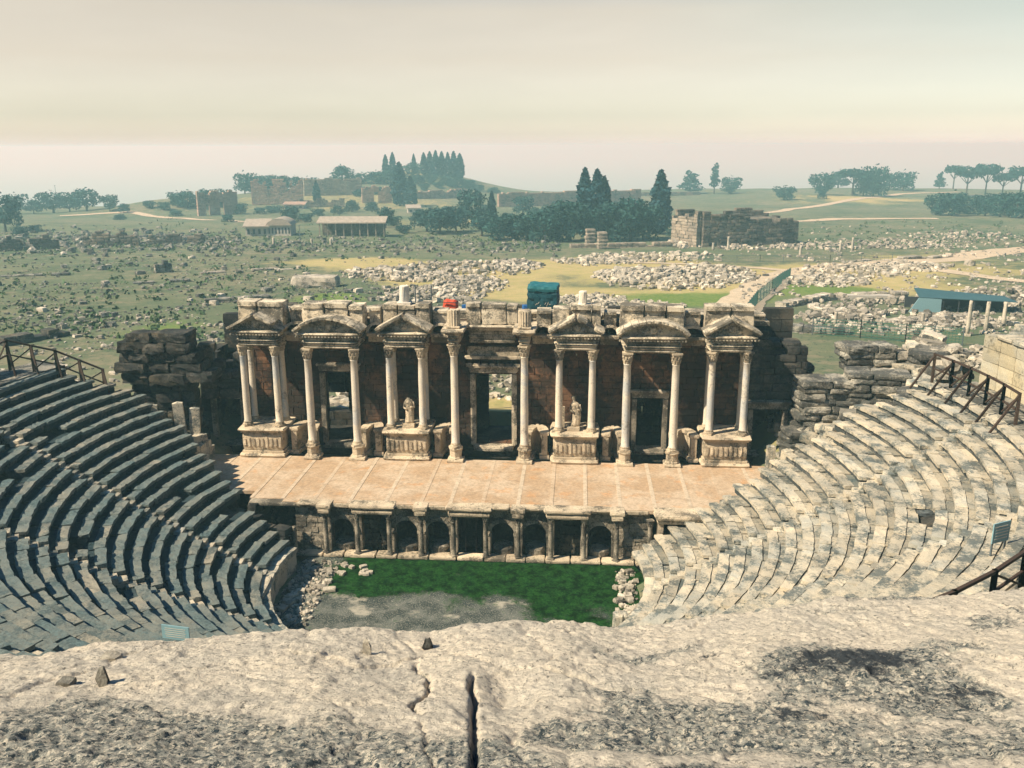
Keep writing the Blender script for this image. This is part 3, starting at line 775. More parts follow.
# podiums
PAV = [(-18.2, -15.8), (-7.36, -4.99), (4.99, 7.36), (15.8, 18.2)]
def podium(x0, x1, full=1):
    cx = (x0 + x1) / 2; a, b = cx - 1.68, cx + 1.68; mb = MB()
    mb.b2(a - .12, b + .12, 8.28, 11.7, ZS, ZS + .30, .5, .01, .03, (6, 4, 2)); mb.b2(a, b, 8.45, 11.7, ZS + .3, ZS + .46, .3, .01, .03, (6, 4, 1))
    mb.b2(a + .1, b - .1, 8.58, 11.7, ZS + .46, ZS + 1.86, -.1, .01, .012, (8, 4, 4))
    for q in range(9): mb.blk((a + .35 + q * .335, 8.56, ZS + 1.15), (.22, .1, random.uniform(.6, 1.0)), None, random.gauss(0, .7), (2, 1, 3), 5, .12)  # worn relief figures
    mb.b2(a - .02, b + .02, 8.42, 11.7, ZS + 1.86, ZS + 2.02, .3, .01, .03, (6, 4, 1)); mb.b2(a - .14, b + .14, 8.28, 11.7, ZS + 2.02, ZS + 2.23, .6, .01, .035, (6, 4, 2))
    return part(mb, 'podium', 'frons')
for p_ in PAV: podium(*p_)
# concave podium walls between each pavilion and the next columns
def curved(xc, w_, sgn=0):
    mb = MB(); n_ = 9
    for k in range(n_):
        a0 = math.pi * k / n_; a1 = math.pi * (k + 1) / n_; am = (a0 + a1) / 2
        px_ = xc - w_ / 2 * math.cos(am); py_ = 9.3 + 1.7 * math.sin(am)
        ang = math.atan2(1.7 * (math.sin(a1) - math.sin(a0)), w_ / 2 * (math.cos(a0) - math.cos(a1)))
        l = math.hypot(1.7 * (math.sin(a1) - math.sin(a0)), w_ / 2 * (math.cos(a0) - math.cos(a1))) * 1.12
        mb.blk((px_, py_, ZS + .15), (l, .75, .3), rz(ang), .4, (2, 2, 2), 16, .03)
        mb.blk((px_, py_ + .05, ZS + 1.1), (l, .45, 1.6), rz(ang), 0, (2, 2, 3), 20, .02)
        mb.blk((px_, py_, ZS + 1.98), (l, .7, .26), rz(ang), .5, (2, 2, 2), 14, .04)
    return part(mb, 'curved_podium', 'frons')
for xc, w_ in ((-14.05, 1.5), (14.05, 1.5), (-8.98, 1.1), (8.98, 1.1), (-3.35, 1.2), (3.35, 1.2)): curved(xc, w_)
# columns
def stcol(x, y, z0, z1, r, pedestal=None, **k):
    o = column(sb, x - OFF.x + .5, y - OFF.y, z0 - OFF.z, z1 - OFF.z, r, **k); o.location.x = x
    return o
for x in (-18.2, -15.8, -7.36, -4.99, 4.99, 7.36, 15.8, 18.2):
    stcol(x, 9.24, ZS + 2.23, 12.0, .265); stcol(x, 10.75, ZS + 2.23, 12.0, .235)
for x in (-13.2, -9.8, 9.8, 13.2, -2.52, 2.52):
    mb = MB(); q = .62
    mb.b2(x - q, x + q, 8.67 - q, 8.67 + q, ZS, ZS + .22, .4, .01, .04); mb.lathe([(q * .82, ZS + .2), (q * .8, ZS + .3), (q * .7, ZS + .36), (q * .7, ZS + .82), (q * .82, ZS + .92), (q * .84, ZS + 1.0)], (x, 8.67, 0), 8, .012)
    part(mb, 'pedestal', 'frons')
    stcol(x, 8.67, ZS + 1.0, 12.0 if abs(x) > 5 else 12.4, .29)
# entablatures
def moulded(mb, x0, x1, y0, y1, z0, steps, tone=0.0):
    """stack of bands, each (height, projection, tone): a weathered architrave, frieze and cornice"""
    z = z0; n_ = max(3, int((x1 - x0) / .55))
    for h, pr_, tn, rg in steps:
        mb.b2(x0 - pr_, x1 + pr_, y0 - pr_, y1, z, z + h - .004, tn + tone, .01, rg, (n_, 4, 2)); z += h
    return z
BAND = [(.22, .0, .1, .02), (.20, .04, .2, .02), (.10, .12, .5, .04), (.36, .0, -.5, .03), (.12, .12, .2, .04), (.20, .34, .5, .04)]
UNITS = []
for i, (a, b) in enumerate([(-18.2, -15.8), (-13.2, -9.8), (-7.36, -4.99), (4.99, 7.36), (9.8, 13.2), (15.8, 18.2)]):
    y0 = 8.95 if i in (0, 2, 3, 5) else 8.38
    mb = MB(); z = moulded(mb, a - .3, b + .3, y0, 11.75, 12.0, BAND)
    q = a - .6
    while q < b + .6: mb.blk((q, y0 - .2, 12.93), (.12, .16, .11), None, .4, (1, 1, 1), 20, .05); q += .24     # dentils
    part(mb, 'entablature', 'entab')
    UNITS.append((a, b, y0, z))
def pediment(a, b, y0, z, arch, broken):
    cx = (a + b) / 2; hw = (b - a) / 2 + .78; mb = MB(); hgt = 1.0 if not arch else .95; d_ = 1.9
    n_ = 10
    if arch:
        prof = [(cx - hw + .12 + (2 * hw - .24) * k / n_, z + hgt * math.sin(math.pi * k / n_) ** .8 * .92) for k in range(n_ + 1)]
    else: prof = [(cx - hw + .12, z), (cx, z + hgt), (cx + hw - .12, z)]
    mb.prism_y([(cx - hw + .12, z)] + prof[(0 if arch else 1):] if not arch else prof, y0 + .12, y0 + d_, -.3)
    pts = prof
    segs = []
    for k in range(len(pts) - 1):
        m_ = 1 if arch else 3
        for q in range(m_):
            p = np.array(pts[k]) + (np.array(pts[k + 1]) - np.array(pts[k])) * q / m_; r_ = np.array(pts[k]) + (np.array(pts[k + 1]) - np.array(pts[k])) * (q + 1) / m_
            segs.append((p, r_))
    for k, (p, r_) in enumerate(segs):
        if broken and k == broken: continue
        c = (p + r_) / 2; l = float(np.hypot(*(r_ - p))); ang = math.atan2(r_[1] - p[1], r_[0] - p[0])
        mb.blk((c[0] - math.sin(ang) * .06, y0 + .55, c[1] + math.cos(ang) * .06), (l * 1.06, 1.75, .17), ry(-ang), .1, (3, 3, 1), 14, .05)
        mb.blk((c[0] - math.sin(ang) * .22, y0 + .42, c[1] + math.cos(ang) * .22), (l * 1.08, 2.0, .17), ry(-ang), .6, (3, 3, 1), 12, .07)
    mb.blk((cx, y0 + .1, z + hgt * .42), (.5, .2, .5), None, .7, (3, 2, 3), 3, .12)     # worn boss in the gable
    mb.blk((cx - .5, y0 + .1, z + hgt * .25), (.4, .14, .25), None, .2, (3, 2, 2), 4, .12); mb.blk((cx + .5, y0 + .1, z + hgt * .25), (.4, .14, .25), None, .2, (3, 2, 2), 4, .12)
    return part(mb, 'pediment', 'entab')
for i, (a, b, y0, z) in enumerate(UNITS): pediment(a, b, y0, z, i in (1, 4), 5 if i == 0 else (4 if i == 3 else 0))
# blocks of the upper order standing behind the pediments
def topblocks(x0, x1, y0, z0, z1, dep=1.3, mat='entab', name='parapet_block'):
    x = x0
    while x < x1 - .2:
        l = min(random.uniform(1.0, 2.1), x1 - x)
        if x1 - x - l < .5: l = x1 - x
        mb = MB(); h = (z1 - z0) * random.uniform(.9, 1.06)
        mb.blk((x + l / 2, y0 + dep / 2 + random.gauss(0, .06), z0 + h * .42), (l * .98, dep, h * .84), rz(random.gauss(0, .015)), random.gauss(.1, .4), (4, 3, 3), 16, .035)
        mb.blk((x + l / 2, y0 + dep / 2 - .06, z0 + h * .92), (l * .99, dep + .2, h * .18), rz(random.gauss(0, .015)), random.gauss(.4, .3), (4, 3, 1), 14, .06)
        part(mb, name, mat); x += l
for i, (a, b, y0, z) in enumerate(UNITS):
    zz = z - .05
    topblocks(a - .55, b + .55, y0 + 1.35, zz, [15.15, 15.05, 14.95, 14.9, 15.05, 15.15][i], 1.5)
for a, b, tp in ((-15.0, -14.0, 14.55), (-9.0, -8.25, 14.7), (-4.3, -3.3, 14.5), (3.3, 4.3, 14.6), (8.2, 9.0, 14.4), (14.0, 15.0, 14.5)):
    topblocks(a - .05, b + .05, 10.9, 13.3, tp, 1.4)
topblocks(-19.4, 20.0, 12.6, 13.3, 14.1, 1.0)
# hoods of the recesses: dark half-round heads between the units
for xc, w_ in ((-14.5, 2.0), (14.5, 2.0), (-8.58, 1.35), (8.58, 1.35), (-3.75, 1.6), (3.75, 1.6)):
    mb = MB(); mb.b2(xc - w_ / 2, xc + w_ / 2, 10.95, 11.75, 12.0, 12.5, 0, .01, .04, (4, 2, 2)); mb.b2(xc - w_ / 2 - .05, xc + w_ / 2 + .05, 10.55, 11.75, 12.5, 12.72, .2, .01, .05, (4, 2, 1))
    n_ = 8
    arc = [(xc - w_ / 2 * math.cos(math.pi * k / n_), 12.7 + .75 * math.sin(math.pi * k / n_)) for k in range(n_ + 1)]
    for k in range(n_):
        p, r_ = np.array(arc[k]), np.array(arc[k + 1]); c = (p + r_) / 2; ang = math.atan2(*(r_ - p)[::-1])
        mb.blk((c[0], 11.1, c[1]), (float(np.hypot(*(r_ - p))) * 1.15, .9, .2), ry(-ang), .2, (2, 2, 1), 12, .05)
    part(mb, 'niche_hood', 'entab')
# central bay: high entablature blocks on the two middle columns and the wall between
for s_ in (-1, 1):
    x = s_ * 2.52; mb = MB()
    moulded(mb, x - .36, x + .36, 8.3, 11.7, 12.4, [(.24, 0, 0, .03), (.2, .05, .2, .03), (.3, .02, -.3, .04), (.18, .2, .3, .05), (.26, .48, .6, .06)])
    part(mb, 'entablature', 'frons')
    mb = MB(); mb.b2(x - .5, x + .5, 8.35, 9.5, 13.6, 13.75, .4, .01, .05)
    prof = []
    V = []; n_ = 32
    for zz in (13.75, 14.3, 14.85):
        for k in range(n_):
            rr_ = .44 + (.03 if k % 2 else -.02); V.append([x + rr_ * math.cos(k * 2 * math.pi / n_), 8.9 + rr_ * math.sin(k * 2 * math.pi / n_), zz + (random.uniform(-.08, .08) if zz > 14.5 else 0)])
    Fc = [[r_ * n_ + k, r_ * n_ + (k + 1) % n_, (r_ + 1) * n_ + (k + 1) % n_, (r_ + 1) * n_ + k] for r_ in range(2) for k in range(n_)] + [[2 * n_ + k for k in range(n_)]]
    mb.add(V, Fc, .3); part(mb, 'fluted_stump', 'frons')
mb = MB(); moulded(mb, -1.75, 1.75, 10.9, 12.4, 12.05, [(.3, 0, -.3, .03), (.34, .02, -.6, .03), (.34, .03, -.4, .03), (.2, .3, .3, .05), (.2, .5, .5, .05)])
part(mb, 'entablature', 'entab')
topblocks(-1.9, 1.9, 10.75, 13.45, 14.95, 1.2)
mb = MB(); mb.lathe([(.38, 14.9), (.40, 15.0), (.36, 15.1), (.33, 16.2), (.30, 16.25)], (-6.4, 10.9, 0), 14, .015, .5); mb.blk((-6.4, 10.9, 14.95), (1.1, 1.0, .2), None, .3, (2, 2, 1), 12, .05); part(mb, 'column_stump', 'shaft')
mb = MB(); mb.lathe([(.36, 14.9), (.36, 15.0), (.31, 15.1), (.30, 15.9), (.26, 15.95)], (6.6, 10.9, 0), 14, .015, .5); part(mb, 'column_stump', 'shaft')

# statues on the two inner podiums
def statue(x, y, z, head, sway, label, seed):
    s0 = thing('statue', label, 'statue', (x, y, z)); g_ = np.random.default_rng(seed)
    mb = MB(); mb.blk((0, 0, .16), (.95, .75, .32), None, .4, (2, 2, 2), 16, .03); mb.build('statue_base', MAT['frons'], s0)
    zz = [.32, .5, .9, 1.25, 1.5, 1.75, 1.95, 2.08, 2.16, 2.22]; rr_ = [.34, .32, .29, .30, .26, .31, .33, .24, .12, .10]
    if head: zz += [2.28, 2.36, 2.46, 2.54, 2.58]; rr_ += [.115, .135, .14, .10, .02]
    n_ = 28; V = []; 
    for k, (z_, r_) in enumerate(zip(zz, rr_)):
        f_ = z_ / 2.2; ox = sway * math.sin(f_ * 3.0) * .16
        for j in range(n_):
            a = 2 * math.pi * j / n_; fold = (1 + .10 * math.sin(a * 7 + f_ * 3) * (1 if z_ < 1.9 else .2)) if z_ < 2.2 else 1
            V.append([ox + r_ * fold * math.cos(a), r_ * .72 * fold * math.sin(a), z_ + .02 * math.sin(a * 3)])
    Fc = [[i * n_ + j, i * n_ + (j + 1) % n_, (i + 1) * n_ + (j + 1) % n_, (i + 1) * n_ + j] for i in range(len(zz) - 1) for j in range(n_)]
    Fc += [list(range(n_))[::-1], [(len(zz) - 1) * n_ + j for j in range(n_)]]
    mb = MB(); mb.add(V, Fc, .6)
    o = mb.build('figure', MAT['frons'], s0, True)
    mb = MB()
    for s_ in (-1, 1):                                       # arms held against the drapery
        ox = sway * .1
        mb.bar((ox + s_ * .30, -.02, 1.95), (ox + s_ * .38, -.08, 1.5), .13, .14, .5); mb.bar((ox + s_ * .38, -.08, 1.52), (ox + s_ * .14, -.27, 1.42 + .2 * (s_ > 0)), .11, .11, .5)
    mb.build('arms', MAT['frons'], s0, True)
    return s0
statue(-5.62, 9.6, ZS + 2.24, False, .6, 'headless draped statue standing between columns left of the central door', 3)
statue(6.55, 9.6, ZS + 2.24, True, 1.5, 'swaying draped statue with a head between columns right of the central door', 5)
mb = MB(); mb.blk((5.75, 10.0, ZS + 3.1), (.35, .3, 1.7), None, .5, (2, 2, 3), 10, .06)
tag(mb.build('carved_slab', MAT['frons']), 'narrow pale slab standing beside the swaying statue', 'stone slab')

# ---------------------------------------------------------------- ruined wings
lw = thing('ruined_pier', 'tall blackened pier of eroded blocks left of the stage building', 'ruin', (-23.5, 9, 3.6))
mb = MB()
courses(mb, (-26.2, 9.2), (-21.6, 9.8), 4.0, lambda s: 9.6 + .4 * math.sin(s * 2), .75, 1.3, 1.7, rough=.08, n=(3, 2, 2), pw=8, wob=.12); 
o = mb.build('pier_base', MAT['dark'], lw); o.location = (23.5, -9, -3.6)
for k, (dx0, dx1, zz) in enumerate(((-26.6, -21.2, 9.7), (-26.9, -20.6, 10.45), (-26.5, -21.0, 11.2), (-26.6, -21.4, 11.95), (-25.9, -21.6, 12.6))):
    mb = MB(); x = dx0
    while x < dx1:
        l = random.uniform(1.4, 2.8); mb.blk((x + l / 2, 9.1 + random.gauss(0, .25), zz + random.gauss(0, .05)), (l, 2.2 * random.uniform(.85, 1.1), .76), rz(random.gauss(0, .06)) @ rx(random.gauss(0, .04)), random.gauss(-.1, .6), (5, 3, 3), 13, .11); x += l
    o = mb.build('eroded_course', MAT['dark'], lw); o.location = (23.5, -9, -3.6)
mb = MB(); courses(mb, (-21.6, 10.5), (-18.9, 11.3), 7.6, lambda s: 12.2 - s * .9, .7, 1.2, 1.5, rough=.08, pw=8, wob=.15)
tag(mb.build('ruined_wall', MAT['dark']), 'dark broken wall between the blackened pier and the columns', 'wall')
mb = MB(); courses(mb, (-24.6, 2.2), (-20.3, 7.6), 3.3, lambda s: 5.3 + .5 * math.sin(s * 2.2), .45, .9, .6, rough=.06, pw=10); 
courses(mb, (-20.6, 4.5), (-20.4, 8.6), 3.5, lambda s: 5.6 - .2 * s, .5, 1.2, .5, rough=.04)
tag(mb.build('side_wall', MAT['seat']), 'grey block wall closing the left end of the stage', 'wall')
sd = thing('side_doorway', 'small stone doorway with flat slab lintel at left end of the stage', 'doorway', (-22.6, 4.6, 4.6))
for dx in (-.75, .75):
    mb = MB(); mb.blk((dx, 0, 1.0), (.4, .6, 2.2), None, 0, (2, 2, 4), 14, .04); mb.build('jamb', MAT['block'], sd)
mb = MB(); mb.blk((0, 0, 2.25), (2.4, 1.1, .32), rz(.1), .5, (4, 2, 2), 14, .05); mb.build('lintel', MAT['seat'], sd)
for (x, y, z, h, a, lb) in ((-23.6, 6.3, 5.4, 2.9, .05, 'tall pale upright slab beside the small left doorway'), (-21.9, 7.0, 5.0, 3.3, -.04, 'pale fluted upright slab under the blackened pier'), (-21.0, 7.4, 4.6, 3.2, .06, 'narrow pale upright slab nearest the left stage door'), (-25.3, 4.6, 6.5, 2.3, .08, 'grey leaning slab at the top of the left parodos')):
    mb = MB(); mb.blk((0, 0, h / 2), (.75, .4, h), rz(.3) @ ry(a), .6, (2, 2, 5), 14, .03)
    o = mb.build('upright_slab', MAT['seat'], loc=None); o.location = (x, y, z); tag(o, lb, 'stone slab')

# right wing: heaps of tumbled blocks
rw = MB(); courses(rw, (19.6, 12.6), (24.2, 12.9), 7.4, lambda s: 12.6 - .5 * s + .5 * math.sin(s * 3), .6, 1.2, 1.4, rough=.08, pw=8, wob=.12)
tag(rw.build('ruined_wall', MAT['dark']), 'dark broken wall to the right of the last columns', 'wall')
def ablock(x, y, z, sz, rot, mat, label, group=None, name='stone_block', tone=0, rough=.08):
    mb = MB(); mb.blk((0, 0, 0), sz, None, tone, (5, 3, 3), 12, rough)
    o = mb.build(name, MAT[mat]); o.location = (x, y, z); o.rotation_euler = rot
    return tag(o, label, 'stone block', group)
GB = 'tumbled blocks beside the stage building'
# layered stacks, seen end on
def stack(x, y, z, layers, w_, d_, a, mat, label):
    t_ = thing('block_stack', label, 'ruin', (x, y, z), None, a)
    zz = 0
    for k in range(layers):
        h = random.uniform(.40, .58); mb = MB()
        xx = -w_ / 2 + random.uniform(-.2, .2)
        while xx < w_ / 2 - .3:
            l = random.uniform(1.4, 2.8); l = min(l, w_ / 2 + .4 - xx)
            mb.blk((xx + l / 2, random.gauss(0, .15), zz + h / 2), (l * .98, d_ * random.uniform(.85, 1.1), h * .97), rz(random.gauss(0, .05)), random.gauss(0, .6), (5, 3, 3), 13, .10); xx += l
        mb.build('block_course', MAT[mat], t_); zz += h
    return t_
stack(24.4, 10.6, 5.0, 10, 3.6, 2.4, .1, 'block', 'tall layered stack of weathered blocks closest to the right columns')
stack(28.0, 10.5, 8.2, 5, 4.0, 2.2, -.1, 'block', 'low layered stack of grey blocks above the right seats')
stack(33.2, 12.5, 9.6, 4, 4.0, 2.2, .05, 'block', 'layered pair of long blocks at the foot of the wooden railing')
stack(22.6, 9.0, 4.2, 5, 2.4, 1.8, .3, 'block', 'short stack of blocks beside the right stage door')
stack(21.6, 13.4, 7.0, 11, 2.4, 2.0, 0, 'dark', 'dark layered stack behind the right end of the columns')
stack(26.4, 8.0, 6.6, 3, 3.0, 1.8, -.25, 'block', 'broad low stack of blocks at the upper end of the right seats')
stack(28.5, 15.0, 9.4, 4, 3.4, 2.2, .15, 'block', 'dark stack of blocks behind the right block heap')
for k in range(110):
    x = random.uniform(21.5, 36); y = random.uniform(5.5 + (x - 21) * .18, 20)
    z = max(gz(x, y), 3.4 + (x - 20) * .58 if x < 34 and y < 17 else -9) + .15
    s_ = random.uniform(.7, 2.4)
    ablock(x, y, z + random.uniform(0, .5), (s_, s_ * random.uniform(.45, .8), random.uniform(.4, .8)), (random.gauss(0, .12), random.gauss(0, .12), random.uniform(0, 3)), random.choice(('block', 'block', 'seat', 'rubble')), 'tumbled grey block in the heap right of the stage building', GB, tone=random.gauss(0, .6))
for k in range(26):
    x = random.uniform(-32, -20.5); y = random.uniform(8 + (-20 - x) * .05, 20)
    s_ = random.uniform(.8, 1.9)
    ablock(x, y, gz(x, y) + random.uniform(.1, .3), (s_, s_ * random.uniform(.45, .8), random.uniform(.4, .8)), (random.gauss(0, .12), random.gauss(0, .12), random.uniform(0, 3)), 'dark' if x > -28 else 'block', 'dark tumbled block beside the blackened left pier', 'tumbled blocks beside the left pier', tone=random.gauss(0, .6))
for x, y, z, sz, a, lb in ((21.3, 6.3, 4.9, (.8, .6, 1.9), .4, 'pale upright block with grey face beside the right stage door'), (20.3, 7.0, 4.6, (.6, .5, 2.6), 0, 'pale fluted pillar piece leaning at the right end of the stage'), (20.0, 4.6, 3.9, (1.6, 1.0, .6), .5, 'flat pale block at the right corner of the stage'), (18.8, 2.6, 3.7, (1.5, .8, .5), .7, 'dark edged block fallen on the right corner of the stage'), (-18.2, 1.9, 3.9, (1.8, .9, .6), -.5, 'grey block lying on the left corner of the stage'), (-20.2, 2.6, 4.2, (1.4, .9, .6), -.3, 'grey flat block at the top of the left parodos')):
    ablock(x, y, z, sz, (0, 0, a), 'seat', lb, rough=.05)
# retaining walls under the ends of the seating
for sx, lb in ((-1, 'dark sloping retaining wall under the left seat ends'), (1, 'dark sloping retaining wall under the right seat ends')):
    mb = MB(); p0 = (sx * 11.6, -1.3); p1 = (sx * 29.5, 5.6)
    courses(mb, p0, p1, .2, lambda s: 1.7 + s * .46 + .2 * math.sin(s * 3), .5, 1.1, .9, rough=.06, pw=9, wob=.06)
    tag(mb.build('retaining_wall', MAT['dark' if sx < 0 else 'block']), lb, 'wall')
# loose stones round the orchestra
k0 = 0
for k in range(55):
    if k < 36: x = random.uniform(-10.4, -8.3); y = random.uniform(-11, -1.2)
    else: x = random.uniform(9.3, 10.5); y = random.uniform(-8.5, -.8)
    s_ = random.uniform(.25, .6)
    ablock(x, y, .08, (s_, s_ * .75, .28), (random.gauss(0, .1), random.gauss(0, .1), random.uniform(0, 3)), 'rubble', 'rough pale stone lying along the %s edge of the orchestra' % ('left' if k < 36 else 'right'), 'loose stones along the orchestra edge', 'loose_stone', random.gauss(.1, .5))
ablock(9.35, -9.0, .7, (.8, .7, 1.5), (0, 0, .3), 'seat', 'squat pale block standing at the near right corner of the orchestra')
ablock(-8.0, -4.9, .1, (.8, .5, .2), (0, 0, .2), 'pale', 'small pale slab lying on the mud of the orchestra')
for k in range(10):
    ablock(random.uniform(-8, -6), random.uniform(-3, -1.2), .07, (random.uniform(.25, .5), .3, .2), (0, 0, random.uniform(0, 3)), 'pale', 'tiny pale stone on moss near the left corner', 'tiny stones on the moss', 'loose_stone')
for x, y, z, sz, a, lb in ((-11.5, -8.2, 1.75, (1.9, 2.6, .35), .1, 'large pale paving slab at the near left rim of the orchestra'), (-10.9, -10.6, 1.78, (1.3, 2.0, .34), .35, 'long pale slab at the near left corner of the orchestra'), (-12.9, -9.6, 2.2, (1.4, 1.8, .35), .2, 'cracked grey slab on the lowest left seats')):
    ablock(x, y, z, sz, (0, 0, a), 'seat', lb, rough=.04)

# ---------------------------------------------------------------- railings and signs
def railing(pts, h, label, side=(0, 0), post=1.9, brace=1.5):
    """timber railing along world points; braces lean out to the given side"""
    r_ = thing('railing', label, 'railing', tuple(pts[0])); p0 = np.array(pts[0]); P = [np.array(p) - p0 for p in pts]
    top = MB(); mid = MB()
    for a, b in zip(P[:-1], P[1:]):
        top.bar(a + (0, 0, h), b + (0, 0, h), .12, .12); mid.bar(a + (0, 0, h * .45), b + (0, 0, h * .45), .09, .09)
        L = np.linalg.norm(b - a); n_ = max(1, int(round(L / post)))
        for k in range(n_ + 1):
            q = a + (b - a) * k / n_
            m = MB(); m.bar(q - (0, 0, .3), q + (0, 0, h + .06), .15, .15); m.build('post', MAT['wood'], r_)
            if brace:
                m = MB(); m.bar(q + (0, 0, h * .95), q + np.array([side[0] * brace, side[1] * brace, -.55]), .11, .11); m.build('brace', MAT['wood'], r_)
            if k < n_:
                q2 = a + (b - a) * (k + 1) / n_
                m = MB(); m.bar(q + (0, 0, .1), q2 + (0, 0, h * .92), .08, .08); m.build('diagonal', MAT['wood'], r_)
    top.build('top_rail', MAT['wood'], r_); mid.build('middle_rail', MAT['wood'], r_)
    return r_
def arcpts(a0, a1, n, rad=31.1, z=11.05, yc=-2.0): return [(rad * math.cos(R(a)), yc + rad * math.sin(R(a)), z) for a in np.linspace(a0, a1, n)]
railing(arcpts(14.5, -3.5, 6), 1.75, 'dark wooden railing with slanting braces above the upper right seats', (-.95, -.1))
railing(arcpts(-35, -62, 7, 31.1, 11.05), 1.4, 'dark wooden railing emerging from behind the rock at lower right', (-.7, .6), brace=0)
railing([(-31.5, -3, 11.1), (-31.9, 3.6, 11.6), (-29.4, 5.0, 10.6), (-26.8, 6.2, 9.0)], 1.8, 'dark wooden railing along the upper end of the left seats', (.6, -.5), brace=1.2)
railing(arcpts(-150, -139, 4, 30.6, 11.0), 1.2, 'dark handrail at the lower left below the seats', brace=0)
def board(x, y, z, w_, h, ph, a, label):
    s_ = thing('info_board', label, 'sign', (x, y, z), None, a)
    m = MB(); m.box((0, 0, ph + h / 2), (w_, .05, h)); pn = m.build('panel', MAT['sign'], s_)
    m = MB()
    for k in range(5): m.box((random.uniform(-.05, .05), -.03, ph + h * (.2 + .15 * k)), (w_ * .75, .012, h * .035))
    m.build('print_lines', MAT['white'], pn)
    for q in (-.4, .4):
        m = MB(); m.box((q * w_, .04, ph / 2 + h * .2), (.06, .06, ph + h * .4)); m.build('post', MAT['bulb'], s_)
p = at_z(172, 640, 6.0)
board(-9.6, -21.3, 6.0, 1.25, .62, .35, -.15, 'pale blue information board low on the left seats')
board(23.7, -19.0, 9.9, .95, .85, .8, .5, 'pale blue information board on a post above the right seats')

# ---------------------------------------------------------------- tents and clutter on the roof
tn = thing('site_tent', 'dark blue-green tarpaulin cabin standing behind the stage roofline', 'tent', (4.1, 15.2, 13.6), None, -.06)
m = MB(); w_, d_, h = 2.2, 2.4, 1.75
m.blk((0, 0, h / 2 + .08), (w_ * 1.02, d_ * 1.0, h), None, 0, (9, 8, 7), 30, .05); m.build('side_cloth', MAT['tarp'], tn)
m = MB(); m.blk((0, 0, h + .22), (w_ + .15, d_ + .2, .42), ry(.03), 0, (9, 8, 2), 14, .10); m.build('roof_cloth', MAT['tarp_top'], tn)
m = MB()
for k in range(7): m.bar((-.5 + k * .17, -d_ / 2 - .012, .75 + .1 * math.sin(k * 2.3)), (-.36 + k * .17, -d_ / 2 - .012, .9 + .12 * math.sin(k * 1.7)), .02, .035)
m.build('faded_lettering', MAT['white'], tn)
for sx in (-1, 1):
    for sy in (-1, 1): m = MB(); m.box((sx * w_ * .46, sy * d_ * .46, .9), (.06, .06, 1.8)); m.build('pole', MAT['metal'], tn)
m = MB(); m.blk((2.75, 15.2, 13.9), (.55, .6, .55), rz(.3), 0, (3, 3, 3), 8, .05); tag(m.build('water_tank', MAT['blue']), 'small blue plastic tank left of the tarpaulin cabin', 'container')
rt_ = thing('covered_heap', 'small heap under an orange-red tarpaulin on the roof', 'tarpaulin', (-3.05, 14.8, 13.6))
m = MB(); m.blk((0, 0, .5), (1.1, 1.1, .95), None, 0, (4, 4, 4), 5, .07); m.build('tarpaulin', MAT['red'], rt_)
m = MB(); m.bar((-.65, -.68, .9), (.65, -.68, .85), .05, .05); m.build('rope', MAT['metal'], rt_)
m = MB(); m.blk((-2.0, 14.9, 13.9), (.45, .5, .6), None, 0, (2, 2, 2), 8, .03); tag(m.build('crate', MAT['blue']), 'small blue crate right of the orange-red tarpaulin', 'crate')
for k, (px, py) in enumerate(((406, 310), (415, 305), (419, 311), (430, 309))):
    p = at_y(px, py, 19.0); m = MB(); b_ = (p[0], 19 + k * .3, 3.2)
    m.lathe([(.05, 0), (.05, 11.2 + .5 * (k % 2))], (0, 0, 0), 6); o = m.build('scaffold_pole', MAT['bulb']); o.location = b_
    tag(o, 'thin dark pole rising behind the stage roof left of the red tarpaulin', 'pole', 'poles behind the stage roof')

# ---------------------------------------------------------------- trees
def rand_dirs(n, g):
    v = g.normal(0, 1, (n, 3)); return v / np.linalg.norm(v, axis=1)[:, None]
def leafmesh(name, pts, size, g, mat, flat=.0):
    n = len(pts); a = rand_dirs(n, g); b = rand_dirs(n, g); a[:, 2] *= (1 - flat)
    a /= np.linalg.norm(a, axis=1)[:, None]; b = b - a * (a * b).sum(1)[:, None]; b /= np.linalg.norm(b, axis=1)[:, None]
    s_ = size * g.uniform(.6, 1.4, n)[:, None]
    V = np.stack([pts - a * s_ * .6, pts - b * s_ * .35 + a * s_ * .1, pts + a * s_ * .6, pts + b * s_ * .4], 1).reshape(-1, 3)
    Fq = np.arange(n * 4).reshape(-1, 4)
    me = bpy.data.meshes.new(name); me.from_pydata(V.tolist(), [], Fq.tolist()); me.materials.append(mat)
    cl = fbm(pts[:, 0] * 2.2, pts[:, 1] * 2.2, pts[:, 2] * 2.2, 3, 8) * 1.6 + g.normal(0, .35, n)
    at = me.attributes.new('tone', 'FLOAT', 'POINT'); at.data.foreach_set('value', np.repeat(cl, 4).astype(np.float32))
    return me
def lobes(g, specs, n):
    out_ = []
    wts = np.array([s_[3] * s_[4] * s_[5] for s_ in specs]) ** .7; wts /= wts.sum()
    for s_, q in zip(specs, wts):
        k = max(8, int(n * q)); d = rand_dirs(k, g); rr_ = g.uniform(.45, 1.0, k) ** .5
        nn = 1 + .55 * fbm(d[:, 0] * 2.4 + s_[0] * 5, d[:, 1] * 2.4, d[:, 2] * 2.4 + s_[2] * 7, 3, 4)
        out_.append(np.array(s_[:3]) + d * np.array(s_[3:6]) * (rr_ * nn)[:, None])
    return np.concatenate(out_)
CROWN = {}
TRUNK = {}
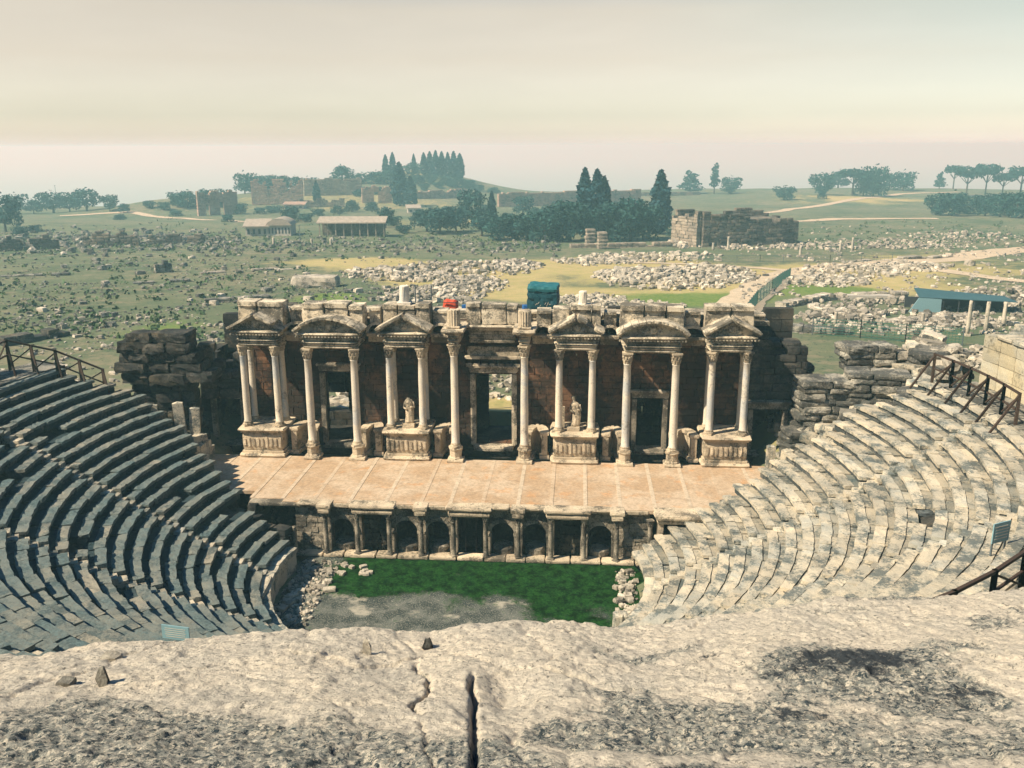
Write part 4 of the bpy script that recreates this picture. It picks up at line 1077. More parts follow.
def mk(kind, v):
    g = np.random.default_rng(hash((len(kind), v)) % 9999 + v * 31 + len(kind) * 7)
    if kind == 'cypress':          # unit height 1
        n = 1300; t_ = g.uniform(0, 1, n); zz = .05 + .95 * t_
        rr_ = .16 * np.interp(t_, [0, .12, .35, .7, .9, 1], [.55, .95, 1, .68, .34, .03]); a = g.uniform(0, 6.28, n)
        q = g.uniform(.5, 1.05, n) * (1 + .25 * fbm(a * 1.2, zz * 9, v, 3, 2)); pts = np.stack([rr_ * q * np.cos(a), rr_ * q * np.sin(a), zz], 1)
        me = leafmesh('crown', pts, .065, g, MAT['cypress']); tr = (.0, .12, .018)
    elif kind == 'umbrella':
        sp = [(0, 0, .80, .40, .40, .15)] + [(.28 * math.cos(k * 1.3 + v), .28 * math.sin(k * 1.3 + v), .74 + .08 * math.sin(k * 2.1), .19, .19, .11) for k in range(5)]
        me = leafmesh('crown', lobes(g, sp, 1100), .065, g, MAT['pine'], .3); tr = (.0, .72, .028)
    elif kind == 'pine':
        sp = [(.07 * math.cos(k * 2.4 + v), .07 * math.sin(k * 2.4 + v), .22 + .11 * k, .30 - .035 * k, .30 - .035 * k, .10) for k in range(7)]
        me = leafmesh('crown', lobes(g, sp, 1100), .065, g, MAT['pine']); tr = (.0, .55, .025)
    elif kind == 'slim':
        sp = [(.03 * math.cos(k * 2.4 + v), .03 * math.sin(k * 2.4), .34 + .1 * k, .13 - .01 * k, .13 - .01 * k, .09) for k in range(7)]
        me = leafmesh('crown', lobes(g, sp, 520), .07, g, MAT['pine']); tr = (.0, .6, .02)
    else:
        zc_ = .56 if kind == 'round' else .46; sp = [(0, 0, zc_, .30, .30, .36)] + [(.26 * math.cos(k * 1.1 + v * 2), .26 * math.sin(k * 1.1 + v * 2), zc_ - .04 + .24 * math.sin(k * 1.9 + v), .19, .19, .17) for k in range(8)]
        me = leafmesh('crown', lobes(g, sp, 1500), .062, g, MAT['leaf' if kind == 'round' else 'pine']); tr = (.0, .5, .03)
    m = MB(); m.lathe([(tr[2] * 1.4, -.04), (tr[2], .06), (tr[2] * .8, tr[1] * .6), (tr[2] * .4, tr[1])], (0, 0, 0), 7)
    if kind in ('umbrella', 'round', 'bushy'):
        for k in range(5):
            a = k * 1.26 + v; z_ = tr[1] * (.55 if kind == 'umbrella' else .45)
            m.bar((0, 0, z_), (.2 * math.cos(a), .2 * math.sin(a), z_ + .2), tr[2] * .6)
    tmp = m.build('trunk', MAT['trunk']); tm = tmp.data; bpy.data.objects.remove(tmp)
    return me, tm
def tree(px, base, top, kind, label, wmul=1.0, group=None, pos=None):
    """tree whose foot stands at the ground seen at (px, base)"""
    v = random.randrange(3)
    if (kind, v) not in CROWN: CROWN[(kind, v)] = mk(kind, v)
    cr, tm = CROWN[(kind, v)]
    p = hit(px, base); ex = 0
    if dist(p) > 790:                                       # foot hidden behind the rim of the terrace
        d = ray(px, base); p = CAM + d * (600 / (d @ fw)); ex = p[2] - gz(p[0], p[1]); p[2] -= ex
    H = (base - top) / F * dist(p) * 1.03 + max(ex, 0)
    nm = {'cypress': 'cypress_tree', 'umbrella': 'umbrella_pine', 'pine': 'pine_tree', 'slim': 'slender_pine', 'round': 'broadleaf_tree', 'bushy': 'bushy_tree'}[kind]
    o = thing(nm, label, 'tree', (p[0], p[1], p[2] - .15), group, random.uniform(0, 6.28)); wmul *= random.uniform(.85, 1.18); o.scale = (H * wmul, H * wmul * random.uniform(.9, 1.1), H)
    inst('crown', cr, o); inst('trunk', tm, o)
    return o
def trow(items, kind, phrase, group):
    n = len(items)
    for k, it in enumerate(items):
        tree(it[0], it[1], it[2], it[4] if len(it) > 4 else kind, phrase % (ORD[k] if n <= 12 else str(k + 1)), it[3] if len(it) > 3 else 1.0, group)
trow([(6, 232, 194, 1.1), (17, 214, 193, 1.35), (34, 214, 199, 1.5), (54, 213, 191, 1.5), (70, 212, 195, 1.4), (87, 211, 188, 1.3), (110, 211, 194, 1.2), (124, 213, 203, 1.3)], 'round', '%s of the round dark trees from the left end of the left skyline', 'trees on the left skyline')
trow([(178, 206, 189, 1.5), (188, 208, 188, 1.5), (206, 205, 187, 1.4), (222, 204, 186, 1.4)], 'bushy', '%s dark bushy tree from the left around the brown ruin', 'trees round the brown ruin')
trow([(245, 194, 169, 1.1), (259, 190, 172, 1.3), (272, 190, 172, 1.3), (284, 190, 173, 1.3), (296, 190, 174, 1.3), (308, 190, 175, 1.3)], 'bushy', '%s of the clipped dark trees from the left above the far brown wall', 'clipped trees above the far wall')
tree(317, 203, 182, 'cypress', 'small pointed cypress in front of the long pale far wall', 1.3)
tree(290, 222, 204, 'bushy', 'dark tree beside the low white building', 1.3)
tree(343, 188, 165, 'round', 'single round tree rising above the long pale far wall', 1.1)
trow([(362, 184, 171, 1.6), (376, 184, 169, 1.5), (388, 184, 168, 1.5), (412, 178, 160, 1.4)], 'bushy', '%s bushy tree from the left on the hilltop', 'bushy trees on the hilltop')
trow([(386, 178, 156), (393, 178, 154), (414, 172, 155), (424, 175, 154), (430, 175, 153), (436, 176, 152), (442, 176, 153), (448, 177, 154), (454, 178, 153), (460, 179, 155)], 'cypress', '%s cypress from the left in the hilltop row', 'cypresses on the hilltop')
tree(400, 206, 165, 'cypress', 'tallest dark cypress of the pair below the hilltop', 1.2)
tree(411, 207, 178, 'cypress', 'shorter cypress of the pair below the hilltop', 1.25)
tree(386, 228, 206, 'round', 'pale bare looking tree in front of the long flat roof', .9)
trow([(427, 232, 207, 1.2), (440, 234, 207, 1.25), (456, 232, 205, 1.25), (472, 226, 188, 1.0), (482, 236, 208, 1.2)], 'round', '%s round tree from the left in the clump right of the flat roof', 'round trees right of the flat roof')
tree(492, 226, 193, 'cypress', 'slim lone cypress left of the dark grove', .9)
tree(523, 216, 195, 'round', 'small pale tree behind the dark grove', 1.1)
GR = 'trees of the dark grove'
trow([(500, 240, 211, 1.3), (515, 240, 208, 1.2), (528, 240, 210, 1.2), (545, 242, 206, 1.2), (558, 241, 196, 1.0), (570, 241, 193, 1.0), (606, 240, 196, 1.1), (618, 241, 196, 1.1), (630, 241, 190, 1.0), (643, 240, 198, 1.1)], 'bushy', '%s bushy tree from the left in the dark grove', GR)
trow([(584, 236, 172, .95), (596, 237, 174, .95), (603, 236, 180, .9), (659, 234, 174, 1.25)], 'cypress', '%s tall cypress from the left in the dark grove', 'tall cypresses of the dark grove')
tree(690, 194, 171, 'pine', 'broad pine nearest the grove on the right skyline', 1.5)
tree(714, 194, 166, 'slim', 'slender upright pine on the right skyline', 1.1)
tree(731, 194, 174, 'bushy', 'bushy pine right of the slender upright pine', 1.3)
tree(784, 200, 184, 'bushy', 'small lone bush tree on the far right slope', 1.3)
tree(822, 199, 188, 'bushy', 'smallest lone bush on the far right slope', 1.1)
trow([(821, 188, 169, 1.3), (838, 188, 168, 1.3), (853, 187, 168, 1.2, 'umbrella'), (864, 187, 171, 1.2), (874, 187, 161, 1.0)], 'bushy', '%s pine from the left in the left hand row on the ridge', 'pines of the left row on the ridge')
tree(889, 190, 171, 'bushy', 'left of two dense dark pines right of the ridge row', 1.2)
tree(903, 191, 168, 'bushy', 'right of two dense dark pines right of the ridge row', 1.1)
tree(1021, 188, 166, 'umbrella', 'umbrella pine cut by the right edge of the ridge', 1.1)
trow([(939, 189, 172, 1.0, 'pine'), (953, 189, 165, .95), (967, 188, 166, .9), (986, 188, 163, .95), (1003, 188, 172, 1.0)], 'umbrella', '%s umbrella pine from the left in the open row at far right', 'umbrella pines at far right')
trow([(936, 215, 190, 1.3), (952, 216, 188, 1.2), (966, 214, 193, 1.2), (985, 216, 191, 1.2), (1000, 217, 188, 1.2), (1016, 218, 187, 1.2)], 'bushy', '%s dark bushy tree from the left in the clump at far right', 'dark clump at far right')
for px, b_, h_, wm in ((150, 208, 9, 1.8), (164, 210, 10, 1.6), (240, 214, 13, 1.5), (228, 222, 9, 1.8), (305, 222, 11, 1.6), (318, 216, 9, 1.8), (338, 214, 10, 1.6), (352, 212, 14, 1.3), (372, 212, 12, 1.4), (394, 226, 12, 1.5), (404, 233, 10, 1.7), (418, 222, 13, 1.4), (448, 216, 12, 1.5), (462, 214, 10, 1.6), (486, 216, 14, 1.4), (508, 226, 16, 1.3), (536, 222, 17, 1.3), (548, 216, 13, 1.4), (672, 236, 9, 1.8), (400, 187, 13, 1.5), (418, 184, 11, 1.6), (432, 184, 12, 1.5), (446, 185, 11, 1.6), (458, 187, 12, 1.5), (470, 188, 10, 1.7), (424, 190, 8, 1.9), (438, 188, 7, 2.0), (452, 187, 8, 1.8), (466, 188, 9, 1.7), (478, 191, 8, 1.9), (494, 193, 7, 2.0), (360, 196, 8, 1.9), (376, 194, 9, 1.8), (260, 214, 8, 1.9), (274, 213, 9, 1.8), (176, 216, 7, 2.0), (120, 220, 7, 2.0), (20, 236, 12, 1.6), (36, 232, 9, 1.8)):
    tree(px, b_, b_ - h_, 'bushy', 'low dark bush growing among the far ruins', wm, 'bushes among the far ruins')
# scrub along the field edges: countless low bushes
g = np.random.default_rng(5); pts = []
for k in range(950):
    u = g.uniform()
    if u < .45: px, py = g.uniform(0, 560), g.normal(244, 6)
    elif u < .75: px, py = g.uniform(0, 330), g.uniform(245, 340)
    elif u < .9: px, py = g.uniform(800, 1024), g.uniform(222, 250)
    else: px, py = g.uniform(150, 480), g.uniform(205, 240)
    p = hit(px, py); s_ = g.uniform(.25, .8) * (1.5 if py < 255 else 1)
    pts.append(p + np.stack([g.normal(0, .7 * s_, 9), g.normal(0, .7 * s_, 9), np.abs(g.normal(0, .6 * s_, 9))], 1))
o = bpy.data.objects.new('scrub', leafmesh('scrub', np.concatenate(pts), .55, g, MAT['weed'])); COL.objects.link(o)
tag(o, 'low scrub and weeds scattered over the field', 'scrub', kind='stuff')

# ---------------------------------------------------------------- ruins and rubble in the field
def stones(n, sampler, smin, smax, name, mat, label, embed=.25, flat=.65):
    mb = MB(); u, f = cube_tpl((2, 2, 2)); m_ = (np.abs(u) ** 6).sum(1) ** (1 / 6); u = u / m_[:, None]
    for k in range(n):
        p = sampler()
        s_ = smin * (smax / smin) ** (random.random() ** 1.8)
        sz = np.array([s_ * random.uniform(.7, 1.3), s_ * random.uniform(.6, 1), s_ * flat * random.uniform(.6, 1.2)]) / 2
        v = u * sz + rng.normal(0, 1, u.shape) * sz.min() * .18
        v = v @ (rz(random.uniform(0, 3.14)) @ rx(random.gauss(0, .2)) @ ry(random.gauss(0, .2))).T
        mb.add(v + np.array([p[0], p[1], p[2] + sz[2] * (1 - embed * 2)]), f, random.gauss(0, .7))
    return tag(mb.build(name, MAT[mat]), label, 'rubble', kind='stuff')
def ell(px, py, wx, wy, heap=0.0):
    """points spread over the ground patch seen round (px, py); heap raises its middle"""
    c = hit(px, py); e = hit(px + wx, py); t_ = hit(px, py - wy); b_ = hit(px, py + wy)
    ax = e[:2] - c[:2]; ay = (t_[:2] - b_[:2]) / 2; c2 = (t_[:2] + b_[:2]) / 2
    def s_():
        while True:
            u, v = random.uniform(-1, 1), random.uniform(-1, 1)
            if u * u + v * v < 1 and random.random() < 1.25 - (u * u + v * v) * .9: break
        q = c2 + ax * u + ay * v
        return np.array([q[0], q[1], gz(q[0], q[1]) + heap * (1 - u * u - v * v) * random.random()])
    return s_
def multi(*ss): return lambda: random.choice(ss)()
stones(1500, multi(ell(680, 279, 82, 13, .9), ell(705, 277, 55, 12, 1.0), ell(640, 276, 50, 8, .5)), .5, 1.5, 'rubble_heap', 'pale', 'broad heap of pale loose stones on the dry grass behind the stage')
stones(1000, multi(ell(460, 270, 75, 8, .8), ell(400, 276, 60, 7, .6), ell(515, 266, 30, 5, .6)), .5, 1.7, 'rubble_heap', 'rubble', 'long bank of tan rubble behind the left half of the stage')
stones(900, multi(ell(430, 296, 55, 11, .6), ell(470, 285, 40, 9, .5)), .4, 1.3, 'rubble_heap', 'rubble', 'rubble spread just behind the orange-red tarpaulin')
stones(600, multi(ell(650, 258, 75, 5, .5), ell(600, 262, 50, 4, .3)), .5, 1.5, 'rubble_heap', 'pale', 'band of pale stones below the two broken pillars')
stones(500, multi(ell(590, 301, 40, 6, .4), ell(625, 307, 60, 5, .3)), .4, 1.1, 'rubble_heap', 'pale', 'pale stones on the grass right behind the tarpaulin cabin')
stones(900, multi(ell(850, 272, 60, 8, .6), ell(820, 282, 55, 6, .5), ell(905, 268, 50, 5, .4)), .5, 1.4, 'rubble_heap', 'pale', 'pale stone heap right of the dirt path')
stones(900, multi(ell(880, 305, 75, 12, .5), ell(950, 322, 60, 8, .4), ell(840, 318, 50, 8, .4), ell(990, 300, 60, 12, .5)), .4, 1.4, 'rubble_heap', 'rubble', 'rubble strewn round the excavation at right')
stones(700, multi(ell(760, 246, 80, 5, .4), ell(870, 246, 90, 4, .3), ell(960, 240, 80, 8, .3)), .5, 1.6, 'rubble_heap', 'rubble', 'grey stones strewn round the ruined hall')
def dk(): return hit(random.uniform(-20, 240), random.gauss(244, 6) - 2)
stones(900, dk, .6, 2.4, 'rubble_band', 'block', 'dark band of fallen masonry across the far left field')
def dk2(): return hit(random.uniform(210, 560), random.gauss(246, 5))
stones(600, dk2, .5, 1.8, 'rubble_band', 'block', 'dark band of stones below the trees in the middle distance')
def clump(f_, sc_=13.0, th_=.0):
    def s_():
        for _ in range(12):
            p = f_()
            if float(fbm(p[0] / sc_, p[1] / sc_, 0, 3, 77)) > th_ + random.gauss(0, .10): break
        return p
    return s_
lf = clump(lambda: hit(random.uniform(-10, 400), 250 + 100 * random.random() ** 1.2))
stones(3200, lf, .15, .65, 'field_rubble', 'block', 'small stones scattered thickly over the left field', .3)
rfield = clump(lambda: hit(random.uniform(740, 1040), random.uniform(226, 335)))
stones(1100, rfield, .35, 1.1, 'field_rubble', 'rubble', 'small stones scattered over the right field', .3)
stones(260, lambda: np.array([random.uniform(-16, -8), random.uniform(19, 30), 3.25]), .4, 1.4, 'rubble_heap', 'pale', 'pale stones seen through the second doorway behind the stage building')
stones(160, lambda: np.array([random.uniform(-4, 4), random.uniform(26, 40), 3.2]), .3, .9, 'rubble_heap', 'pale', 'pale stones beyond the central doorway')
def near_l():
    x = random.uniform(-60, -22); y = random.uniform(18, 70); return np.array([x, y, gz(x, y)])
stones(700, near_l, .25, .9, 'field_rubble', 'rubble', 'stones scattered on the grass behind the left seats', .3)
def near_r():
    x = random.uniform(22, 42); y = random.uniform(8, 26); z = max(gz(x, y), 3.4 + min(x - 20, 14) * .55 if y < 16 else -9); return np.array([x, y, z])
stones(1900, near_r, .25, 1.0, 'block_rubble', 'pale', 'small grey rubble filling the heap right of the stage building', .3)
stones(900, lambda: np.array([random.uniform(-10.7, -8.2) , random.uniform(-11, -1.0), .0]), .08, .3, 'edge_rubble', 'rubble', 'pale broken stone strewn along the left edge of the orchestra')
stones(120, lambda: np.array([random.uniform(9.4, 10.6) , random.uniform(-8, -1.0), .0]), .12, .4, 'edge_rubble', 'rubble', 'pale broken stone strewn along the right edge of the orchestra')
# larger single stones out in the field
VAR = []; FS = 'block'
for k in range(10):
    mb = MB(); mb.blk((0, 0, 0), (1, random.uniform(.5, .8), random.uniform(.4, .7)), None, random.gauss(0, .6), (3, 2, 2), 6, .10)
    o = mb.build('field_stone', MAT['block' if k % 3 else 'rubble']); VAR.append(o.data); bpy.data.objects.remove(o)
for k in range(210):
    if k < 150: px, py = random.uniform(0, 390), 252 + 85 * random.random() ** 1.1; lb, gp = 'weathered grey stone lying in the grass of the left field', 'loose stones over the left field'
    else: px, py = random.uniform(760, 1024), random.uniform(236, 332); lb, gp = 'weathered pale stone lying in the field at right', 'loose stones over the right field'
    p = clump(lambda: hit(px + random.uniform(-60, 60), py + random.uniform(-14, 14)))(); s_ = (.7 + 1.5 * random.random() ** 2) * (.75 if py > 300 else 1)
    o = inst('field_stone', VAR[k % 10], None, (p[0], p[1], p[2] + s_ * .15), random.uniform(0, 6.28), (s_, s_, s_)); tag(o, lb, 'stone', gp)

def wallrun(px0, py0, px1, py1, hpx, label, mat='ruin', th=2.0, ch=.8, bl=1.6, name='ruined_wall', jag=.35, op=(), cat='ruin'):
    a = hit(px0, py0); b = hit(px1, py1); D = dist((a + b) / 2); H = hpx / F * D; z0 = min(a[2], b[2]) - .4
    mb = MB(); ph = random.uniform(0, 6); L = float(np.hypot(*(b - a)[:2]))
    top = lambda s: z0 + .4 + H * (1 - jag * (.5 + .5 * math.sin(s * 14 / L + ph)) * (.6 + .4 * math.sin(s * 37 / L + ph * 2)))
    courses(mb, a[:2], b[:2], z0, top, ch, bl, th, [(o[0] * L, o[1] * L, z0, z0 + .4 + o[2] * H) for o in op], .05, (2, 1, 2), 12, 0, .08)
    o = mb.build(name, MAT[mat], loc=((a[0] + b[0]) / 2, (a[1] + b[1]) / 2, z0)); return tag(o, label, cat)
# the big ruined hall at right
h0 = hit(701, 247); h1 = hit(796, 244)
rh = thing('ruined_hall', 'large roofless ruined hall with dark front and lit left end', 'ruin', tuple(h0))
dx_ = (h1 - h0)[:2]; L_ = float(np.hypot(*dx_)); dn = np.array([-dx_[1], dx_[0]]) / L_
def hpart(p0, p1, tp, nm, mat='ruin'):
    mb = MB(); courses(mb, p0, p1, h0[2] - .6, tp, .9, 1.8, 1.6, rough=.05, n=(2, 1, 2), pw=12, wob=.1)
    o = mb.build(nm, MAT[mat], rh); o.location = -Vector(h0)
hpart(h0[:2], h1[:2], lambda s: h0[2] + (9.2 if s < L_ * .4 else 8.0 - (s / L_ - .4) * 2.0) + .5 * math.sin(s), 'front_wall')
hpart(h0[:2] - dx_ / L_ * .9, h0[:2] - dx_ / L_ * .9 + dn * 10 - dx_ / L_ * 3, lambda s: h0[2] + 9.4 - s * .16 + .5 * math.sin(s * 2), 'end_wall', 'ruin_pale')
hpart(h0[:2] + dn * 16, h1[:2] + dn * 16, lambda s: h0[2] + 8.6 + 1.2 * math.sin(s * .3 + 1), 'rear_wall')
hpart(h1[:2] + dn * .9, h1[:2] + dn * 16, lambda s: h0[2] + 6.6 + .5 * math.sin(s * 2), 'side_wall')
mb = MB(); c_ = (h0[:2] + h1[:2]) / 2 + dn * 8.5
mb.blk((c_[0], c_[1], h0[2] + 3.6), (L_ * .96, 14.5, 7.2), rz(math.atan2(dx_[1], dx_[0])), 0, (12, 6, 2), 8, .05)
o = mb.build('earth_fill', MAT['ruin'], rh); o.location = -Vector(h0)
stones(260, ell(682, 243, 14, 6, 2.2), .6, 2.0, 'rubble_heap', 'pale', 'collapsed pale masonry at the lit end of the ruined hall')
for px, b, tp, lb in ((590, 246, 229, 'left of two tan broken pillars before the dark grove'), (602, 249, 232, 'right of two tan broken pillars before the dark grove')):
    p = hit(px, b); D = dist(p); w_ = 10 / F * D; H = (b - tp) / F * D
    mb = MB(); zz = 0
    while zz < H: h = H / 5; mb.blk((random.gauss(0, .05), 0, zz + h / 2), (w_ * random.uniform(.85, 1.05), w_, h), rz(.2), random.gauss(0, .5), (3, 3, 2), 9, .07); zz += h
    o = mb.build('broken_pillar', MAT['ruin_pale']); o.location = p; tag(o, lb, 'ruin')
wallrun(198, 216, 238, 214, 24, 'brown square ruin with dark openings left of the white building', 'ruin_pink', jag=.2, op=((.2, .3, .45), (.55, .66, .5)))
wallrun(140, 201, 172, 201, 9, 'small dark ruin on the mound at far left', 'ruin')
wallrun(252, 205, 304, 204, 25, 'far brown ruin wall below the clipped trees', 'ruin_pink', jag=.5)
wallrun(304, 196, 362, 195, 17, 'long pale high wall of a large far ruin', 'ruin_pale', jag=.08)
wallrun(362, 203, 392, 203, 18, 'lower pinkish wall right of the long pale far wall', 'ruin_pink', jag=.4, op=((.4, .55, .6),))
wallrun(300, 207, 345, 207, 9, 'low brown wall in front of the long pale far wall', 'ruin', jag=.5)
wallrun(498, 207, 640, 204, 15, 'long pink retaining wall behind the dark grove', 'ruin_pink', jag=.06)
wallrun(640, 196, 700, 195, 4, 'low dark wall between grove and right skyline pines', 'ruin', jag=.2)
wallrun(410, 199, 470, 198, 10, 'pinkish bank wall at the foot of the hilltop', 'ruin_pink', jag=.3)
wallrun(-20, 252, 60, 249, 14, 'dark ruined wall at the far left edge of the field', 'ruin', jag=.8)
wallrun(84, 246, 140, 246, 16, 'dark jagged ruined wall with a taller stump in the left field', 'ruin', jag=.8)
wallrun(150, 244, 205, 243, 9, 'low dark ruined wall behind the left field', 'ruin', jag=.8)
wallrun(570, 248, 690, 246, 6, 'low ruined wall left of the ruined hall', 'ruin_pale', jag=.7)
wallrun(155, 273, 172, 272, 11, 'small dark stump of masonry alone in the left field', 'block', jag=.3, bl=1.0, th=1.6)
wallrun(0, 277, 70, 275, 3, 'row of dark kerb stones in the left field', 'block', jag=.9, ch=.5)
wallrun(100, 285, 190, 281, 3, 'broken line of footing stones in the left field', 'block', jag=.9, ch=.5)
wallrun(200, 274, 300, 269, 3, 'broken line of footing stones near the tan block', 'rubble', jag=.9, ch=.5)
wallrun(205, 303, 270, 298, 4, 'dark line of stones on the grass left of the stage roof', 'block', jag=.7, ch=.5)
wallrun(0, 346, 66, 335, 9, 'dark sunken wall beyond the left railing', 'dark', jag=.5, ch=.5)
wallrun(780, 308, 830, 299, 8, 'low pale ruined wall beside the green mesh fence', 'rubble', jag=.7, ch=.5, bl=1.0)
wallrun(826, 300, 905, 299, 8, 'low tan excavation wall left of the teal shelter', 'rubble', jag=.6, ch=.5, bl=1.0)
wallrun(880, 322, 960, 318, 6, 'low pale excavation wall in front of the teal shelter', 'rubble', jag=.7, ch=.5, bl=1.0)
wallrun(790, 331, 850, 334, 9, 'dark low wall behind the right end of the stage building', 'block', jag=.4, ch=.6, bl=1.4)
wallrun(850, 262, 950, 257, 4, 'low ruined wall along the far side of the path', 'rubble', jag=.8, ch=.5)
p = hit(316, 287); mb = MB(); mb.blk((0, 0, .9), (8.5, 4.0, 2.4), None, .3, (8, 4, 3), 8, .06); o = mb.build('masonry_block', MAT['rubble']); o.location = p; o.rotation_euler[2] = .1; tag(o, 'large flat topped tan block of masonry in the left field', 'stone block')
# standing column shafts in the field
cols = [(274, 247, 238), (287, 246, 240), (312, 247, 239), (331, 246, 239), (728, 250, 237), (713, 250, 243), (840, 252, 241), (852, 252, 238), (967, 336, 301), (985, 333, 302), (1003, 326, 302), (922, 325, 313), (835, 325, 312), (880, 332, 320), (800, 257, 247)]
for k, (px, b, tp) in enumerate(cols):
    p = hit(px, b); D = dist(p); H = (b - tp) / F * D * 1.02; r_ = 1.9 / F * D if b > 300 else 1.3 / F * D
    s_ = thing('column_shaft', ('tall pale column shaft beside the teal shelter, %s from the left' % ORD[k - 8]) if 8 <= k <= 10 else ('broken column shaft standing in the ruins, %s of these from the left' % ORD[sorted(c_[0] for c_ in cols if not 960 < c_[0] < 1010).index(px)]), 'column', tuple(p))
    m = MB(); m.lathe([(r_, -.3), (r_ * 1.02, H * .3), (r_ * .92, H * .9), (r_ * .95, H)], (0, 0, 0), 10, .02, .5); m.build('shaft', MAT['pale'], s_, True)
    if H > 3: m = MB(); m.blk((0, 0, .1), (r_ * 2.7, r_ * 2.7, .4), None, .3, (2, 2, 1), 12, .04); m.build('column_base', MAT['pale'], s_)

# modern buildings in the middle distance
def bldg(px0, px1, base, top, depth, label, wall='white', roof='roofw', nwin=6, vault=False, open_=False):
    a = hit(px0, base); b = hit(px1, base); D = dist((a + b) / 2); W = float(np.hypot(*(b - a)[:2])); H = (base - top) / F * D
    ang = math.atan2(b[1] - a[1], b[0] - a[0]); t_ = thing('low_building', label, 'building', tuple((a + b) / 2), None, ang)
    m = MB(); hw = H * (.62 if not open_ else .74)
    if open_:
        for k in range(9):
            x = -W / 2 + W * k / 8; m2 = MB(); m2.box((x, 0, hw / 2), (.35, .35, hw)); m2.build('post', MAT['ruin_pale'], t_)
        m.box((0, depth, hw / 2), (W, .3, hw)); m.build('rear_wall', MAT['ruin'], t_)
    else:
        m.box((0, depth / 2, hw / 2), (W, depth, hw)); m.build('wall', MAT[wall], t_)
        for k in range(nwin):
            x = -W / 2 + W * (k + .5) / nwin; m2 = MB(); m2.box((x, -.02, hw * .5), (W / nwin * .42, .12, hw * .55)); m2.build('window', MAT['metal'], t_)
    m = MB()
    if vault:
        n_ = 10; m.prism_y([(-W / 2 - .5, hw)] + [(-W / 2 - .5 + (W + 1) * k / n_, hw + .1 + (H - hw) * math.sin(math.pi * k / n_) ** .7) for k in range(n_ + 1)] + [(W / 2 + .5, hw)], -.6, depth + .6)
    else:
        V = [[-W / 2 - .8, -1, hw + .05], [W / 2 + .8, -1, hw + .05], [W / 2 + .8, depth + 1, H], [-W / 2 - .8, depth + 1, H], [-W / 2 - .8, -1, hw + .4], [W / 2 + .8, -1, hw + .4], [W / 2 + .8, depth + 1, H + .35], [-W / 2 - .8, depth + 1, H + .35]]
        m.add(V, [[0, 3, 2, 1], [4, 5, 6, 7], [0, 1, 5, 4], [1, 2, 6, 5], [2, 3, 7, 6], [3, 0, 4, 7]])
    m.build('roof', MAT[roof], t_); return t_
bldg(246, 268, 236, 222, 8, 'low whitewashed building with a flat roof in the middle distance', nwin=4)
bldg(268, 291, 236, 219, 9, 'low white building with an arched roof and dark windows', nwin=7, vault=True)
bldg(320, 384, 237, 219, 5, 'long open shed with a pale flat roof in the middle distance', open_=True)
bldg(284, 304, 209, 203, 6, 'small far building with a reddish roof', roof='ruin_pink', nwin=3)
bldg(408, 420, 213, 206, 5, 'tiny white kiosk below the hilltop cypresses', nwin=2)
bldg(590, 606, 208, 202, 5, 'tiny pale building half hidden behind the dark grove', nwin=2)
# teal shelter over the excavation
a = hit(912, 310); sh = thing('excavation_shelter', 'low shelter with teal sheet roof over the excavation at right', 'shelter', tuple(a), None, .02)
D = dist(a); W = 98 / F * D; H = 17 / F * D
m = MB(); m.add([[0, -2.2, H * .86], [W, -1.2, H * .55], [W, 3, H * .62], [W * .1, 4, H * 1.05], [0, -2.2, H * .9], [W, -1.2, H * .59], [W, 3, H * .66], [W * .1, 4, H * 1.09]], [[0, 3, 2, 1], [4, 5, 6, 7], [0, 1, 5, 4], [1, 2, 6, 5], [2, 3, 7, 6], [3, 0, 4, 7]]); m.build('roof', MAT['tealroof'], sh)
m = MB(); m.add([[-1.5, -2.2, -.3], [W * .22, -2.3, -.3], [W * .22, -2.3, H * .78], [0, -2.2, H * .86], [-1.5, -2.05, -.3], [W * .22, -2.15, -.3], [W * .22, -2.15, H * .78], [0, -2.05, H * .86]], [[0, 1, 2, 3], [7, 6, 5, 4], [0, 4, 5, 1], [1, 5, 6, 2], [2, 6, 7, 3], [3, 7, 4, 0]]); m.build('side_sheet', MAT['sign'], sh)
m = MB(); m.box((W / 2, 3.2, H * .2), (W, .2, H * .75)); m.build('rear_sheet', MAT['metal'], sh)
for k in range(6): m = MB(); m.box((W * (.25 + .15 * k), -2.0, H * .3), (.12, .12, H * .68)); m.build('post', MAT['metal'], sh)
m = MB(); q = hit(868, 300); m.box((0, 0, .5), (7, 1.6, .7)); o = m.build('white_tarpaulin', MAT['white']); o.location = q; tag(o, 'long white tarpaulin spread left of the teal shelter', 'tarpaulin')

# mesh fences
t = NT('green_mesh'); t.b.inputs['Roughness'].default_value = .6
t.fin((.03, .13, .10)); MAT['mesh'] = t.m
def fence(pts, h, label, step=3.0, wires=7, mat='mesh', world=False):
    P = [hit(*p) if not world else np.array(p) for p in pts]; f_ = thing('mesh_fence', label, 'fence', tuple(P[0])); o0 = P[0]
    net = MB()
    for a, b in zip(P[:-1], P[1:]):
        L = float(np.hypot(*(b - a)[:2])); n_ = max(1, int(L / step)); prev = None
        for k in range(n_ + 1):
            q = a + (b - a) * k / n_; q[2] = gz(q[0], q[1]); q = q - o0
            m = MB(); m.box(q + (0, 0, h / 2), (.10, .10, h + .2)); m.build('post', MAT['bulb'], f_)
            if prev is not None:
                for j in range(wires): zz = h * (.06 + .9 * j / (wires - 1)); net.bar(prev + (0, 0, zz), q + (0, 0, zz), .03, .05)
                for j in range(1, 8): s_ = prev + (q - prev) * j / 8; net.bar(s_ + (0, 0, .05), s_ + (0, 0, h * .96), .03, .03)
            prev = q
    net.build('wire_net', MAT[mat], f_); return f_
